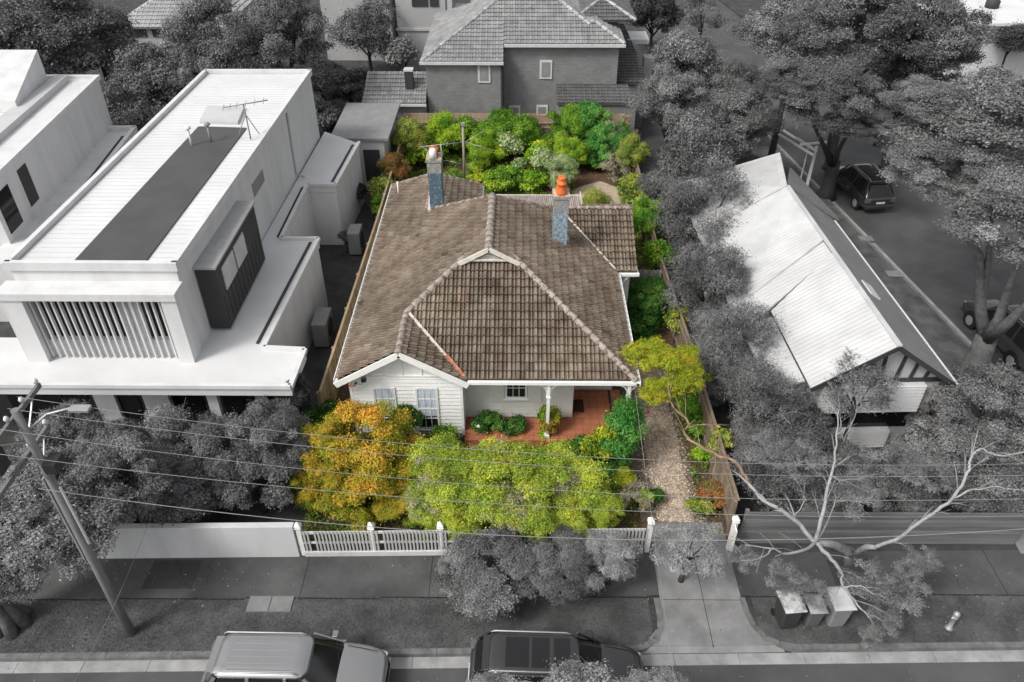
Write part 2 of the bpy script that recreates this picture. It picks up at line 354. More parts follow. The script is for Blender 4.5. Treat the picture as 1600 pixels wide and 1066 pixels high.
KINDS = {   # name: n, K, clump radius, leaf size (unit crown), aspect, spread, flat, jitter, twiglet
    'big':    (85000, 70, .20, .0150, .55, .80, .85, .25, 0),
    'broad':  (48000, 38, .26, .0205, .6, .74, .85, .22, 0),
    'mid':    (15000, 26, .29, .036, .6, .70, .9, .25, 0),
    'shrub':  (6500, 15, .34, .055, .6, .62, .85, .3, 0),
    'small':  (2200, 9, .40, .095, .6, .58, .85, .3, 0),
    'airy':   (14000, 42, .20, .024, .35, .84, .85, .5, 5),
    'feather':(48000, 44, .26, .017, .3, .78, .95, .35, 6),
    'dense':  (32000, 24, .36, .022, .6, .62, 1.0, .12, 0),
}
def proto(kind, seed):
    key = (kind, seed)
    if key not in PROTO:
        n, K, rc, ls, asp, spr, flat, jit, fine = KINDS[kind]
        rng, cs, P, N, tint = crown_pts(seed * 13 + len(kind), n, K, rc, spr, flat, -0.8, jit, fine=fine)
        if kind == 'autumn': tint = np.clip(tint * .75 + .30 * P[:, 2] + .12, 0, 1)      # turning from the top down
        PROTO[key] = (leaves(P, N, ls, asp, rng, tint), cs)
    return PROTO[key]
MESH = {}
def crown(kind, seed, m, parent, centre, rx, rz, name='crown', rot=None):
    """a leafy crown: unit mesh shared between trees, placed and sized on the object"""
    key = (kind, seed)
    (V, F, t), cs = proto(kind, seed)
    if key not in MESH:
        o = np_mesh(name, V, F, t, m, parent); MESH[key] = o.data
    else:
        o = bpy.data.objects.new(name, MESH[key]); COL.objects.link(o); o.parent = parent
    o.material_slots[0].link = 'OBJECT'; o.material_slots[0].material = m
    base = ROOT[parent.name].to_translation()
    o.location = Vector(centre) - base; o.scale = (rx, rx, rz)
    a = (seed * 1.3 + rx * 7.7 + centre[0]) % 6.28 if rot is None else rot
    o.rotation_euler = (0, 0, a)
    return o, [Vector(centre) + Vector((rx * (c[0] * math.cos(a) - c[1] * math.sin(a)), rx * (c[0] * math.sin(a) + c[1] * math.cos(a)), rz * c[2])) for c in cs]
def limbs(parent, base, top, targets, r0, m, nl=7, name='trunk', lean=(0, 0)):
    mb = MB(); base = Vector(base); top = Vector(top); rn = random.Random(int(abs(base.x * 100)) + 5)
    mid = base.lerp(top, .5) + Vector((rn.uniform(-.1, .1), rn.uniform(-.1, .1), 0))
    mb.tube([base + Vector((0, 0, -.05)), base + Vector((0, 0, .12)), mid, top], [r0 * 1.5, r0 * 1.1, r0 * .85, r0 * .65], 10)
    for t in targets[:nl]:
        a = mid.lerp(top, rn.uniform(.3, 1)); q = Vector(t)
        k = a.lerp(q, .5) + Vector((rn.uniform(-.15, .15), rn.uniform(-.15, .15), abs(q.z - a.z) * .15)) * (q - a).length * .3
        mb.tube([a, k, q], [r0 * .5, r0 * .32, r0 * .12], 6)
    return mb.build(name, m, parent)
def tree(name, label, cat, px, py, rpx, zc, kind, m, bark=None, ratio=0.75, seed=1, group=None, off=(0, 0), r0=None):
    """crown centre seen at pixel (px,py) at height zc, rpx pixels in radius; trunk on the ground below (offset off)"""
    c = G(px, py, zc); rx = 1.2 * rpx / ppm(c); rz = rx * ratio * 1.08
    bx, by = c.x + off[0], c.y + off[1]
    t = thing(name, label, cat, (bx, by, 0), 0, group)
    o, cs = crown(kind, seed, m, t, c, rx, rz, 'crown' if name.endswith('tree') else 'foliage')
    bk = bark or A_DBARK; r = r0 or max(0.03, rx * .06)
    limbs(t, (bx, by, 0), (c.x + off[0] * .3, c.y + off[1] * .3, max(zc - rz * .5, .15)), cs, r, bk, 6, 'trunk' if name.endswith('tree') else 'stem')
    return t

# ============================================================ GROUND, ROADS, VERGES
def yk(x): return 12.13 + 0.021 * x           # back edge of the front-street kerb
def yf(x): return 13.78 + 0.014 * x           # street edge of the asphalt footpath
def yb(x): return 15.28 + 0.02 * x            # property line
def xk(y): return 19.04 - 0.131 * (y - 25.3)  # back edge of the side-street kerb
mb = MB(); mb.add([(-400, -200, -.17), (400, -200, -.17), (400, 700, -.17), (-400, 700, -.17)], [(0, 1, 2, 3)]); struct(mb.build('ground', A_GROUND))
mb = MB()
DRX0, DRX1 = 4.25, 6.65                       # driveway crossing in the kerb
def strip(mb, x0, x1, fa, fb, z, n=12):
    xs = [x0 + (x1 - x0) * i / n for i in range(n + 1)]
    vs = [(x, fa(x), z) for x in xs] + [(x, fb(x), z) for x in xs]
    mb.add(vs, [(i, i + 1, n + 2 + i, n + 1 + i) for i in range(n)])
# the block of land the houses stand on (about 15 cm above the roads)
mb.prism([(-90, yk(-90)), (15.2, yk(15.2)), (17.6, yk(17) + .5), (19.4, 14.6), (xk(20) + .1, 20), (xk(110), 110), (-90, 110)], -.16, 0)
struct(mb.build('land', A_GROUND))
mb = MB(); mb.prism([(xk(0) + 8.6, 0), (90, 0), (90, 110), (xk(110) + 8.6, 110)], -.16, 0.0); struct(mb.build('land', A_GROUND))
mb = MB(); mb.add([(-90, -12, -.155), (90, -12, -.155), (90, 12.6, -.155), (15, yk(15) - .3, -.155), (-90, yk(-90) - .3, -.155)], [(0, 1, 2, 3, 4)])
struct(mb.build('road', A_ROAD))
mb = MB(); mb.add([(xk(12.7), 12.7, -.151), (xk(12.7) + 8.6, 12.7, -.151), (xk(110) + 8.6, 110, -.151), (xk(110), 110, -.151)], [(0, 1, 2, 3)]); struct(mb.build('road', A_ROAD))
# kerbs and channels
def kerbrun(name, x0, x1, m, a, b, z0, z1):
    mb = MB(); n = max(2, int((x1 - x0) / 1.8))
    for i in range(n):
        xa = x0 + (x1 - x0) * i / n; xb = x0 + (x1 - x0) * (i + 1) / n - .012
        mb.prism([(xa, yk(xa) + a), (xb, yk(xb) + a), (xb, yk(xb) + b), (xa, yk(xa) + b)], z0, z1, random.random())
    return struct(mb.build(name, m))
kerbrun('kerb', -90, 3.3, A_KERB, -.16, .005, -.154, .012); kerbrun('kerb', 7.75, 15.3, A_KERB, -.16, .005, -.154, .012)
kerbrun('channel', -90, 15.3, A_CHAN, -.50, -.165, -.156, -.135)
def curbpath(pts, name='kerb'):
    mb = MB()
    for i in range(len(pts) - 1):
        mb.beam((*pts[i], -.05), (*pts[i + 1], -.05), .17, .15)
    struct(mb.build(name, A_KERB))
curbpath([(3.25, yk(3.2) - .08), (3.6, yk(3.6) - .02), (3.95, 12.42), (4.12, 12.75), (4.17, 13.15), (4.15, 13.75)])
curbpath([(7.8, yk(7.8) - .07), (7.4, yk(7.4) + .02), (7.05, 12.5), (6.82, 12.85), (6.72, 13.25), (6.68, 13.8)])
mb = MB(); n = 40
for i in range(n):
    ya = 14.6 + i * 2.2; yb_ = ya + 2.18
    mb.prism([(xk(ya), ya), (xk(ya) + .15, ya), (xk(yb_) + .15, yb_), (xk(yb_), yb_)], -.154, .012)
struct(mb.build('kerb', A_KERB))
mb = MB(); mb.add([(xk(14.6) + .152, 14.6, -.145), (xk(14.6) + .5, 14.6, -.145), (xk(100) + .5, 100, -.145), (xk(100) + .152, 100, -.145)], [(0, 1, 2, 3)]); struct(mb.build('channel', A_CHAN))
# verge grass, footpath, driveway crossing
mb = MB(); strip(mb, -90, 3.9, yk, yf, .004, 30); strip(mb, 6.95, 17.0, yk, yf, .004); struct(mb.build('grass_verge', A_GRASS))
mb = MB(); strip(mb, -90, 17.5, yf, yb, .006, 30); struct(mb.build('footpath', A_PATH))
mb = MB()
for x in (-40, -33, -28, -22, -16.5, -6.42, -2.6, 1.2, 9.8, 12.2, 14.6): mb.box(x, yf(x) + .01, .0062, x + .02, yb(x) - .01, .0085)
for x in range(-40, 16, 4): mb.box(x, yf(x) - .02, .004, x + 3.98, yf(x) + .02, .0095)
struct(mb.build('path_joint', A_BLACK if False else mat('dark_joint', g(.02), .95)))
mb = MB(); mb.add([(3.45, yk(3.4) - .15, -.128), (7.55, yk(7.5) - .15, -.128), (7.40, yk(7.4) + .02, .012), (6.74, 12.95, .012), (6.66, 13.3, .012), (6.64, 15.6, .012), (4.28, 15.6, .012), (4.24, 13.3, .012), (4.18, 12.95, .012), (3.60, yk(3.6) + .02, .012)], [(0, 1, 2, 9), (9, 2, 3, 8), (8, 3, 4, 7), (7, 4, 5, 6)])
mb.box(4.28, 15.6, 0.0, 6.66, 16.6, .012)
struct(mb.build('driveway', A_CONC))
mb = MB(); mb.box(5.52, 12.2, -.02, 5.535, 15.9, .0145); mb.box(4.3, 13.70, .006, 6.6, 13.715, .0145); struct(mb.build('path_joint', mat('dark_joint', g(.02), .95)))
rn = random.Random(12)
for k in range(9):
    x0 = rn.uniform(-14, 14); y0 = rn.uniform(13.95, 14.2); pts = [(x0, y0)]
    while pts[-1][1] < 15.05: pts.append((pts[-1][0] + rn.uniform(-.22, .22), pts[-1][1] + rn.uniform(.12, .3)))
    mb = MB(); pts = [p for p in pts if p[1] < yb(p[0]) - .02]
    for a, b in zip(pts, pts[1:]): mb.add([(a[0] - .008, a[1], .0092), (a[0] + .008, a[1], .0092), (b[0] + .008, b[1], .0092), (b[0] - .008, b[1], .0092)], [(0, 1, 2, 3)])
    if 4.1 < x0 < 6.9 or len(pts) < 2: continue
    struct(mb.build('path_crack', mat('dark_joint', g(.02), .95)))
for x0, w_, y0, y1 in ((-11.2, 1.5, 13.95, 15.0), (-1.0, .9, 14.1, 14.9), (9.6, 1.3, 14.1, 15.2)):
    mb = MB(); mb.add([(x0, y0, .0088), (x0 + w_, y0 + .02, .0088), (x0 + w_, y1, .0088), (x0, y1 - .03, .0088)], [(0, 1, 2, 3)]); struct(mb.build('path_patch', mat('newer_asphalt', g(.036), .9, g(.048), 3)))
# side street verge
mb = MB(); ys = [15 + 5 * i for i in range(18)]
vs = [(xk(y) - 1.9, y, .005) for y in ys] + [(xk(y), y, .005) for y in ys]; k = len(ys)
mb.add(vs, [(i, k + i, k + i + 1, i + 1) for i in range(k - 1)]); struct(mb.build('grass_verge', A_GRASS))
for p, lab in (((1353, 373), 'small pale access cover in the side street verge, the farther of two'), ((1397, 428), 'small pale access cover in the side street verge, the nearer of two')):
    mb = MB(); c = G(*p); mb.box(c.x - .35, c.y - .25, .005, c.x + .35, c.y + .25, .02); tag(mb.build('access_cover', A_CONC), lab, 'access cover')
mb = MB(); mb.box(-7.86, 13.2, 0, -7.22, 13.72, .03); mb.box(-7.2, 13.2, 0, -6.56, 13.72, .034)
tag(mb.build('concrete_cover', A_CONC, bevel=.006), 'pale concrete pit cover of two slabs in the grass verge behind the silver car', 'pit cover')
# the garden lot
mb = MB(); mb.add([(-6.95, yb(-7) + .1, .010), (6.75, yb(6.7) + .1, .010), (6.75, 46.2, .010), (-6.95, 46.2, .010)], [(0, 1, 2, 3)]); struct(mb.build('garden_soil', SOIL))
mb = MB(); mb.add([(-5.6, 35.5, .016), (0.2, 35.5, .016), (.6, 40, .016), (-1.5, 41.6, .016), (-3, 43, .016), (-5.2, 42.5, .016)], [(0, 1, 2, 3, 4, 5)]); struct(mb.build('lawn', LAWN))
mb = MB()
pp = [G(*p, .02) for p in ((900, 326), (985, 326), (972, 296), (938, 283), (912, 290), (892, 298))]
mb.add([(p.x, p.y, .02) for p in pp], [tuple(range(len(pp)))]); 
pp = [G(*p, .02) for p in ((733, 258), (770, 268), (820, 262), (812, 248), (770, 244), (742, 247))]; mb.add([(p.x, p.y, .02) for p in pp], [tuple(range(len(pp)))])
pp = [G(*p, .02) for p in ((838, 236), (862, 236), (868, 224), (850, 220))]; mb.add([(p.x, p.y, .02) for p in pp], [tuple(range(len(pp)))])
struct(mb.build('garden_path', SAND))
mb = MB()
for i in range(9):                            # worn concrete wheel strips either side of the gravel
    y0 = 16.62 + i * .93; dx = -.06 * i * .0
    mb.box(4.05, y0, .012, 4.59, y0 + .915, .03, random.random())
    mb.box(5.81, y0, .012, 6.06, y0 + .915, .026, random.random())
struct(mb.build('wheel_strip', PAVER))
mb = MB(); mb.box(4.60, 16.62, .012, 5.80, 25.2, .028); struct(mb.build('gravel_bed', GRAVB))
rn = random.Random(4); mb = MB()
for i in range(9000):
    x = rn.gauss(5.2, .34); y = 16.6 + 8.3 * rn.random()
    if not 3.7 < x < 6.5: continue
    r = rn.uniform(.016, .042); a = rn.random() * 3; c, s = math.cos(a) * r, math.sin(a) * r; z = .03
    mb.add([(x - c, y - s, z), (x + s, y - c, z), (x + c, y + s, z), (x - s, y + c, z), (x, y, z + r * .9)], [(0, 1, 4), (1, 2, 4), (2, 3, 4), (3, 0, 4)], rn.random())
tag(mb.build('gravel', GRAV), kind='stuff')
# bark and leaf litter, verge grass blades, lawn blades
def blades(name, m, region, n, h, seed, w=.006, tint=None, flat=False):
    rng = np.random.default_rng(seed); pts = region(rng, n); n = len(pts)
    if flat: return np_mesh(name, *leaves(pts, np.array([0, 0, 1.]) + rng.normal(size=(n, 3)) * .5, h, .5, rng, rng.random(n)), m)
    a = rng.uniform(0, 6.28, n); hh = h * rng.uniform(.5, 1.3, n); b = np.stack([np.cos(a), np.sin(a), np.zeros(n)], 1) * w
    lean = rng.normal(size=(n, 3)) * h * .5; lean[:, 2] = hh
    V = np.stack([pts - b, pts + b, pts + b * .3 + lean, pts - b * .3 + lean], 1).reshape(-1, 3)
    return np_mesh(name, V, np.arange(n * 4).reshape(-1, 4), rng.random(n), m)
def reg_verge(rng, n):
    x = rng.uniform(-15, 16, n); t = rng.random(n); y = yk(x) + t * (yf(x) - yk(x)); k = (x < 4.05) | (x > 6.85)
    k &= ~((x > -7.9) & (x < -6.5) & (y > 13.15) & (y < 13.76)); k &= ~((x > 6.8) & (x < 7.9) & (y < 12.3 + (7.9 - x) * .9))
    return np.stack([x, y, np.full(n, .004)], 1)[k]
tag(blades('grass', leafmat('grey_grass_blade', g(.05), g(.15), trans=.1), reg_verge, 60000, .035, 3), kind='stuff')
def reg_lawn(rng, n):
    x = rng.uniform(-5.4, .3, n); y = rng.uniform(35.6, 42.5, n); return np.stack([x, y, np.full(n, .016)], 1)
tag(blades('lawn_grass', leafmat('green_grass_blade', (.05, .16, .015), (.17, .30, .04), trans=.2), reg_lawn, 30000, .06, 4, .012), kind='stuff')
def reg_soil(rng, n):
    x = rng.uniform(-6.8, 6.7, n); y = rng.uniform(15.8, 46, n); k = ~((x > -5.8) & (x < 4) & (y > 19.8) & (y < 33)) & ~((x > 4.5) & (x < 5.9) & (y < 25) & (rng.random(n) > .1))
    return np.stack([x, y, np.full(n, .03)], 1)[k]
tag(blades('leaf_litter', leafmat('litter_leaf', (.10, .05, .025), (.42, .26, .13), (.30, .13, .03), trans=.0), reg_soil, 22000, .03, 5, flat=True), kind='stuff')
def cover(name, m, boxes, n, seed, hmax=.3):
    rng = np.random.default_rng(seed); k = rng.choice(len(boxes), n, p=np.array([(b[2] - b[0]) * (b[3] - b[1]) for b in boxes]) / sum((b[2] - b[0]) * (b[3] - b[1]) for b in boxes)); B = np.array(boxes)[k]
    x = B[:, 0] + (B[:, 2] - B[:, 0]) * rng.random(n); y = B[:, 1] + (B[:, 3] - B[:, 1]) * rng.random(n)
    h = np.clip(.5 + .5 * np.sin(x * 2.3 + 1.7 * np.sin(y * 1.1)) * np.sin(y * 1.9 + 1.3 * np.sin(x * 1.7)) + .25 * np.sin(x * 7) * np.sin(y * 6.3), 0, 1); q = rng.random(n) < h ** 1.5 * 1.3
    P = np.stack([x, y, .02 + h * hmax * rng.random(n) ** .5], 1)[q]; n = len(P)
    return tag(np_mesh(name, *leaves(P, np.array([0, 0, .8]) + rng.normal(size=(n, 3)) * .6, .045, .55, rng, np.clip(h[q] * .5 + rng.random(n) * .5, 0, 1)), m), kind='stuff')
cover('ground_cover', leafmat('ground_cover_leaf', (.05, .09, .02), (.13, .24, .03), (.30, .42, .06), .2),
      [(-6.8, 15.7, -1.9, 19.8), (-1.9, 15.7, 3.9, 19.6), (6.0, 16.2, 6.7, 26), (-6.8, 34.9, -5.2, 46), (-5.2, 42.3, 3.0, 46), (.3, 36.5, 3.2, 42.3), (5.6, 27, 6.6, 46), (-5.2, 40.5, -1, 42.3)], 90000, 11)
def reg_road(rng, n):
    x = rng.uniform(-15, 18, n); y = rng.uniform(10.6, 15.2, n); z = np.where(y < yk(x) - .15, -.13, .02); return np.stack([x, y, z], 1)
tag(blades('fallen_leaves', leafmat('grey_litter_leaf', g(.08), g(.35), trans=.0), reg_road, 900, .022, 6, flat=True), kind='stuff')

# ============================================================ THE HOUSE ON THE LOT
XL, XR, YF, ZE, M = -6.05, 4.0, 20.15, 3.0, .56
XC = (XL + XR) / 2; ZR = ZE + M * (XR - XL) / 2; XG = -3.9; ZG = ZE + M * (XG - XL); XGR = -1.75
ht = thing('weatherboard_house', 'white weatherboard house with brown tiled hip roof, blue chimneys and red tiled porch', 'house', (XC, 26, 0))
yg0 = 24.35; zg0 = ZE + M * (yg0 - YF)
def left(x, y): return (x, y, ZE + M * (x - XL))
def right(x, y): return (x, y, ZE + M * (XR - x))
rear = lambda x: 28.1 + .65 * abs(x - XC)
mb = MB()
# left plane in convex pieces
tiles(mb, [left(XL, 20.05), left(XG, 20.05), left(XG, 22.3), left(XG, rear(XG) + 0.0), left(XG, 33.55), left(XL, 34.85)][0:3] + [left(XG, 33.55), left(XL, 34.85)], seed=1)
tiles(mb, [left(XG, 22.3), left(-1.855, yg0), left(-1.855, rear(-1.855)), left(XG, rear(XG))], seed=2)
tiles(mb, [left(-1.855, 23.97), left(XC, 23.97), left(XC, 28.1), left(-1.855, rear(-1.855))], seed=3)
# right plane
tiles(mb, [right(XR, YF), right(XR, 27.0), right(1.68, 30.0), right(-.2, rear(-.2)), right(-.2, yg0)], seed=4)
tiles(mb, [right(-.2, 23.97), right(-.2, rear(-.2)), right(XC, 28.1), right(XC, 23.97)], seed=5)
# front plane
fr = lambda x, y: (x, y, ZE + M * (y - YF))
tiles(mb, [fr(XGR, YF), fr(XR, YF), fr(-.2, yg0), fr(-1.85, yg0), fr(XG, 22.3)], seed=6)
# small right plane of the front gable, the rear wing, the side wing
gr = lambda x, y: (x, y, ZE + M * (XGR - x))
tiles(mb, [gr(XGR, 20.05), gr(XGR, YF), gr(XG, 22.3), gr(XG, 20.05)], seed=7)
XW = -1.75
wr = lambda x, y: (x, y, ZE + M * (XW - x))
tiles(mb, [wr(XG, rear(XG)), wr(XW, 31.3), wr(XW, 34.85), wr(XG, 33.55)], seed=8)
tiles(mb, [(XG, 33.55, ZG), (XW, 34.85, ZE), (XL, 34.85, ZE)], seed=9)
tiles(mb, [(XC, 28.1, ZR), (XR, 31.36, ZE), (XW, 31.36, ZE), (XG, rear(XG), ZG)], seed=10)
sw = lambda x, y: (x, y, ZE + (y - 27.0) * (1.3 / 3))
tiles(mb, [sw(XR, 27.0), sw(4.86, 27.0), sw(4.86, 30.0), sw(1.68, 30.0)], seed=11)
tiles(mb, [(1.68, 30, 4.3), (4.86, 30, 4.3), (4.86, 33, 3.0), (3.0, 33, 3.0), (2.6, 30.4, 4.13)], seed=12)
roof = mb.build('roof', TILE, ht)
for a_, b_, r_ in (((XC, 23.95, ZR + .02), (XC, 28.15, ZR + .02), .15), (left(XG, 20.0), left(XG, 22.35), .12), (left(XG, 22.3), left(-1.85, yg0), .12),
                   (right(XR + .02, YF - .02), right(-.2, yg0), .12), (right(XC, 28.1), right(1.68, 29.95), .10), (left(XC, 28.1), left(XG, rear(XG)), .10),
                   (left(XG, rear(XG)), left(XG, 33.6), .10), (left(XG, 33.55), (XL, 34.85, ZE), .10), (left(XG, 33.55), (XW, 34.85, ZE), .10),
                   ((1.75, 30, 4.32), (4.88, 30, 4.32), .10), ((XC, 28.1, ZR), (XR, 31.3, ZE), .1)):
    mb = MB(); ridge(mb, a_, b_, r_, .4 if r_ > .13 else .36); mb.build('ridge_capping', RIDGE, roof)
for a, b, w_ in (((XGR - .06, YF + .02, ZE + .13), (XG + .12, 22.22, ZG + .095), .10), ((XR - .03, 27.03, ZE + .14), (1.95, 29.66, 4.28), .07)):
    mb = MB(); mb.beam(a, b, w_, .05, up=(0, -.5, 1)); mb.build('valley_flashing', mat('pale_flashing', (.62, .58, .53), .7, (.42, .33, .27), 6), roof)
mb = MB(); mb.beam((XGR - .04, YF + .0, ZE + .145), (-2.42, 20.82, ZE + .52), .13, .05, up=(0, -.5, 1))
mb.build('valley_flashing', mat('rust_red_flashing', (.30, .075, .04), .8, (.42, .22, .14), 7), roof)
# gablet and its barge
gyv = 24.06
mb = MB(); mb.add([(-1.85, gyv + .03, zg0), (-.2, gyv + .03, zg0), (XC, gyv + .03, ZR)], [(0, 1, 2)])
for i in range(4):
    z = zg0 + .03 + i * .1; k = (ZR - z) / (ZR - zg0) * .8; mb.box(XC - k, gyv - .01, z, XC + k, gyv + .025, z + .085)
mb.build('gablet_vent', mat('grey_white_boards', (.52, .50, .45), .7, (.42, .40, .35), 5), ht)
gy = 23.93
for sx in (-1, 1): mb = MB(); mb.beam((XC + sx * 1.10, gy, ZR - .56 * 1.10 + .05), (XC, gy, ZR + .05), .045, .17, up=(0, 0, 1)); mb.build('barge_board', mat('aged_white_paint', (.70, .66, .60), .7, (.55, .50, .44), 5), ht)
mb = MB(); mb.box(XC - .84, gy + .03, zg0 + .0, XC + .84, gy + .09, zg0 + .07); mb.build('gablet_sill', MATS['aged_white_paint'], ht)
# gutters, fascias and the front barge boards
mb = MB()
mb.box(XGR + .08, YF - .14, ZE - .10, XR + .12, YF - .03, ZE + .015); mb.box(XGR + .1, YF - .03, ZE - .16, XR + .05, YF + .0, ZE - .01)
mb.box(XR + .03, YF - .14, ZE - .10, XR + .17, 26.95, ZE - .01); mb.box(XR + .14, YF - .14, ZE - .01, XR + .17, 26.95, ZE + .035); mb.box(XL - .16, 20.1, ZE - .10, XL - .02, 34.9, ZE - .01); mb.box(XL - .16, 20.1, ZE - .01, XL - .13, 34.9, ZE + .035)
mb.box(XR + .14, 26.86, ZE - .11, 4.95, 26.97, ZE + .005); mb.box(4.88, 26.98, ZE - .16, 4.93, 30, ZE - .0)
mb.box(XW + .02, 31.5, ZE - .1, XW + .1, 34.9, ZE + .01)
mb.build('gutter', WHITE, ht)
mb = MB(); byy = 20.0
for sx, x0 in ((1, XL - .10), (-1, XGR + .10)):
    a = Vector((x0, byy, ZE - .14)); b = Vector((XG, byy, ZG - .03)); mb.beam(a, b, .045, .22, up=(0, 0, 1))
mb.build('barge_board', WHITE, ht)
# walls
WY = 20.42
mb = MB()
wallbox(mb, [(-5.75, WY + .03), (-1.92, WY + .03), (-1.92, 21.2), (1.97, 21.2), (1.97, 22.78), (3.6, 22.78), (3.6, 34.2 - 3), (-2.1, 31.2), (-2.1, 34.5), (-5.75, 34.5)], 0.05, 2.93)
mb.slab([(-5.75, WY + .03, 2.93), (-2.05, WY + .03, 2.93), (XG, WY + .03, 3.98)], (0, .1, 0))
wallbox(mb, [(3.62, 27.35), (4.62, 27.35), (4.62, 32.6), (3.62, 32.6)], 0.05, 2.95)
wallbox(mb, [(-2.08, 31.22), (2.9, 31.22), (2.9, 34.1), (-2.08, 34.1)], 0.05, 2.55)
mb.build('wall', CREAM, ht)
mb = MB()
boards(mb, (-5.76, WY), (-1.9, WY), .28, 2.93, (0, -1)); boards(mb, (-1.9, WY), (-1.9, 21.17), .28, 2.93, (1, 0)); boards(mb, (-5.77, 34.5), (-5.77, WY), .3, 2.9, (-1, 0))
mb.slab([(-5.68, WY - .012, 2.965), (-2.12, WY - .012, 2.965), (XG, WY - .012, 3.94)], (0, .04, 0))
mb.box(-5.5, WY - .05, 2.93, -2.3, WY - .013, 2.985)
for x in (-4.55, -3.9, -3.25): mb.box(x - .025, WY - .035, 2.99, x + .025, WY - .013, ZE + .93 - abs(x - XG) * M - .12)
mb.box(-5.80, WY - .035, .2, -5.70, WY, 2.86); mb.box(-1.98, WY - .035, .2, -1.88, WY, 2.86)
mb.build('weatherboards', mat('white_weatherboard', (.82, .82, .80), .5, (.76, .76, .74), 1.5), ht)
mb = MB()
boards(mb, (-1.88, 21.17), (1.98, 21.17), .42, 2.9, (0, -1)); boards(mb, (2.0, 21.17), (2.0, 22.75), .42, 2.9, (1, 0)); boards(mb, (2.0, 22.75), (3.62, 22.75), .42, 2.9, (0, -1))
boards(mb, (3.63, 22.76), (3.63, 27.3), .3, 2.9, (1, 0)); boards(mb, (3.7, 27.33), (4.64, 27.33), .3, 2.9, (0, -1)); boards(mb, (4.64, 27.35), (4.64, 32.6), .3, 2.9, (1, 0))
mb.box(1.96, 21.12, .4, 2.03, 21.17, 2.9); mb.box(3.56, 22.7, .4, 3.63, 22.75, 2.9); mb.box(2.04, 22.715, .4, 3.55, 22.745, .47)
mb.build('weatherboards', CREAM, ht)
mb = MB(); mb.box(-5.74, 20.47, .0, -1.94, 20.55, .26); mb.box(-5.70, WY + .0, .05, -1.95, WY + .028, .27); mb.build('base_board', A_MID if False else mat('stained_base_board', (.50, .49, .46), .8, (.34, .33, .30), 6), ht)
mb = MB(); wl = lambda: None
mb.prism([(-1.86, 19.95), (3.95, 19.95), (3.95, 22.72), (2.04, 22.72), (2.04, 21.13), (-1.86, 21.13)], .02, .38)
porch = mb.build('porch_floor', TERRA, ht)
mb = MB()
x = -1.8
while x < 3.9:
    mb.box(x, 19.96, .38, x + .009, 21.12 if x < 2.04 else 22.7, .3825); x += .30
y = 20.2
while y < 22.7:
    mb.box(-1.85 if y < 21.1 else 2.05, y, .38, 3.94, y + .009, .3822); y += .30
mb.build('tile_joints', mat('dark_grout', (.10, .045, .03), .9), porch)
mb = MB(); mb.box(2.06, 21.45, .384, 2.50, 22.12, .405); tag(mb.build('doormat', MATTE), 'dark brown doormat on the red tiled porch against the corner of the wall', 'doormat')
mb = MB(); mb.box(3.47, 21.0, .384, 3.55, 22.68, .40); mb.build('drain_strip', mat('dark_strip', (.04, .035, .03), .9), porch)
# windows
def sash(name, x0, x1, z0, z1, y, mids=(), cols=3, rows=2, curt=None, sill=True):
    f = MB(); a = .07
    f.box(x0 - a, y - .045, z0 - a, x0, y, z1 + a); f.box(x1, y - .045, z0 - a, x1 + a, y, z1 + a)
    f.box(x0, y - .045, z1, x1, y, z1 + a); f.box(x0, y - .045, z0 - a, x1, y, z0)
    for i in range(1, cols): xx = x0 + (x1 - x0) * i / cols; f.box(xx - .011, y - .036, z0 + .001, xx + .011, y - .004, z1 - .001)
    nr = rows
    for i in range(1, nr): zz = z0 + (z1 - z0) * i / nr; t = .028 if i in mids else .011; f.box(x0 + .001, y - .039, zz - t, x1 - .001, y - .003, zz + t)
    o = f.build('window', WHITE, ht)
    if sill: s_ = MB(); s_.box(x0 - .13, y - .10, z0 - a - .05, x1 + .13, y - .002, z0 - a - .002); s_.build('sill', WHITE, o)
    p_ = MB(); p_.box(x0 + .002, y - .016, z0 + .002, x1 - .002, y - .012, z1 - .002); p_.build('pane', GLASS, o)
    if curt:
        c_ = MB(); n = 26; zc0, zc1 = curt
        for i in range(n):
            xa = x0 + (x1 - x0) * i / n; xb = x0 + (x1 - x0) * (i + 1) / n; ya = y - (.022 if i % 2 else .019); yb_ = y - (.019 if i % 2 else .022)
            c_.add([(xa, ya, zc0), (xb, yb_, zc0), (xb, yb_, zc1), (xa, ya, zc1)], [(0, 1, 2, 3)], random.random())
        c_.build('curtain', CURT, o)
    return o
sash('w', -3.46, -2.82, .58, 2.38, WY - .02, (2,), 3, 4, (1.12, 2.37)); sash('w', -4.93, -4.29, .58, 2.38, WY - .02, (2,), 3, 4, (1.12, 2.37))
sash('w', -.36, .29, 1.40, 2.25, 21.15, (), 3, 2, None)
for x0, x1 in ((-.98, -.46), (.39, .88)):
    mb = MB(); mb.box(x0, 21.105, 1.18, x1, 21.14, 2.5); mb.build('shutter_panel', mat('cream_panel', (.66, .66, .61), .6, (.6, .6, .55), 3), ht)
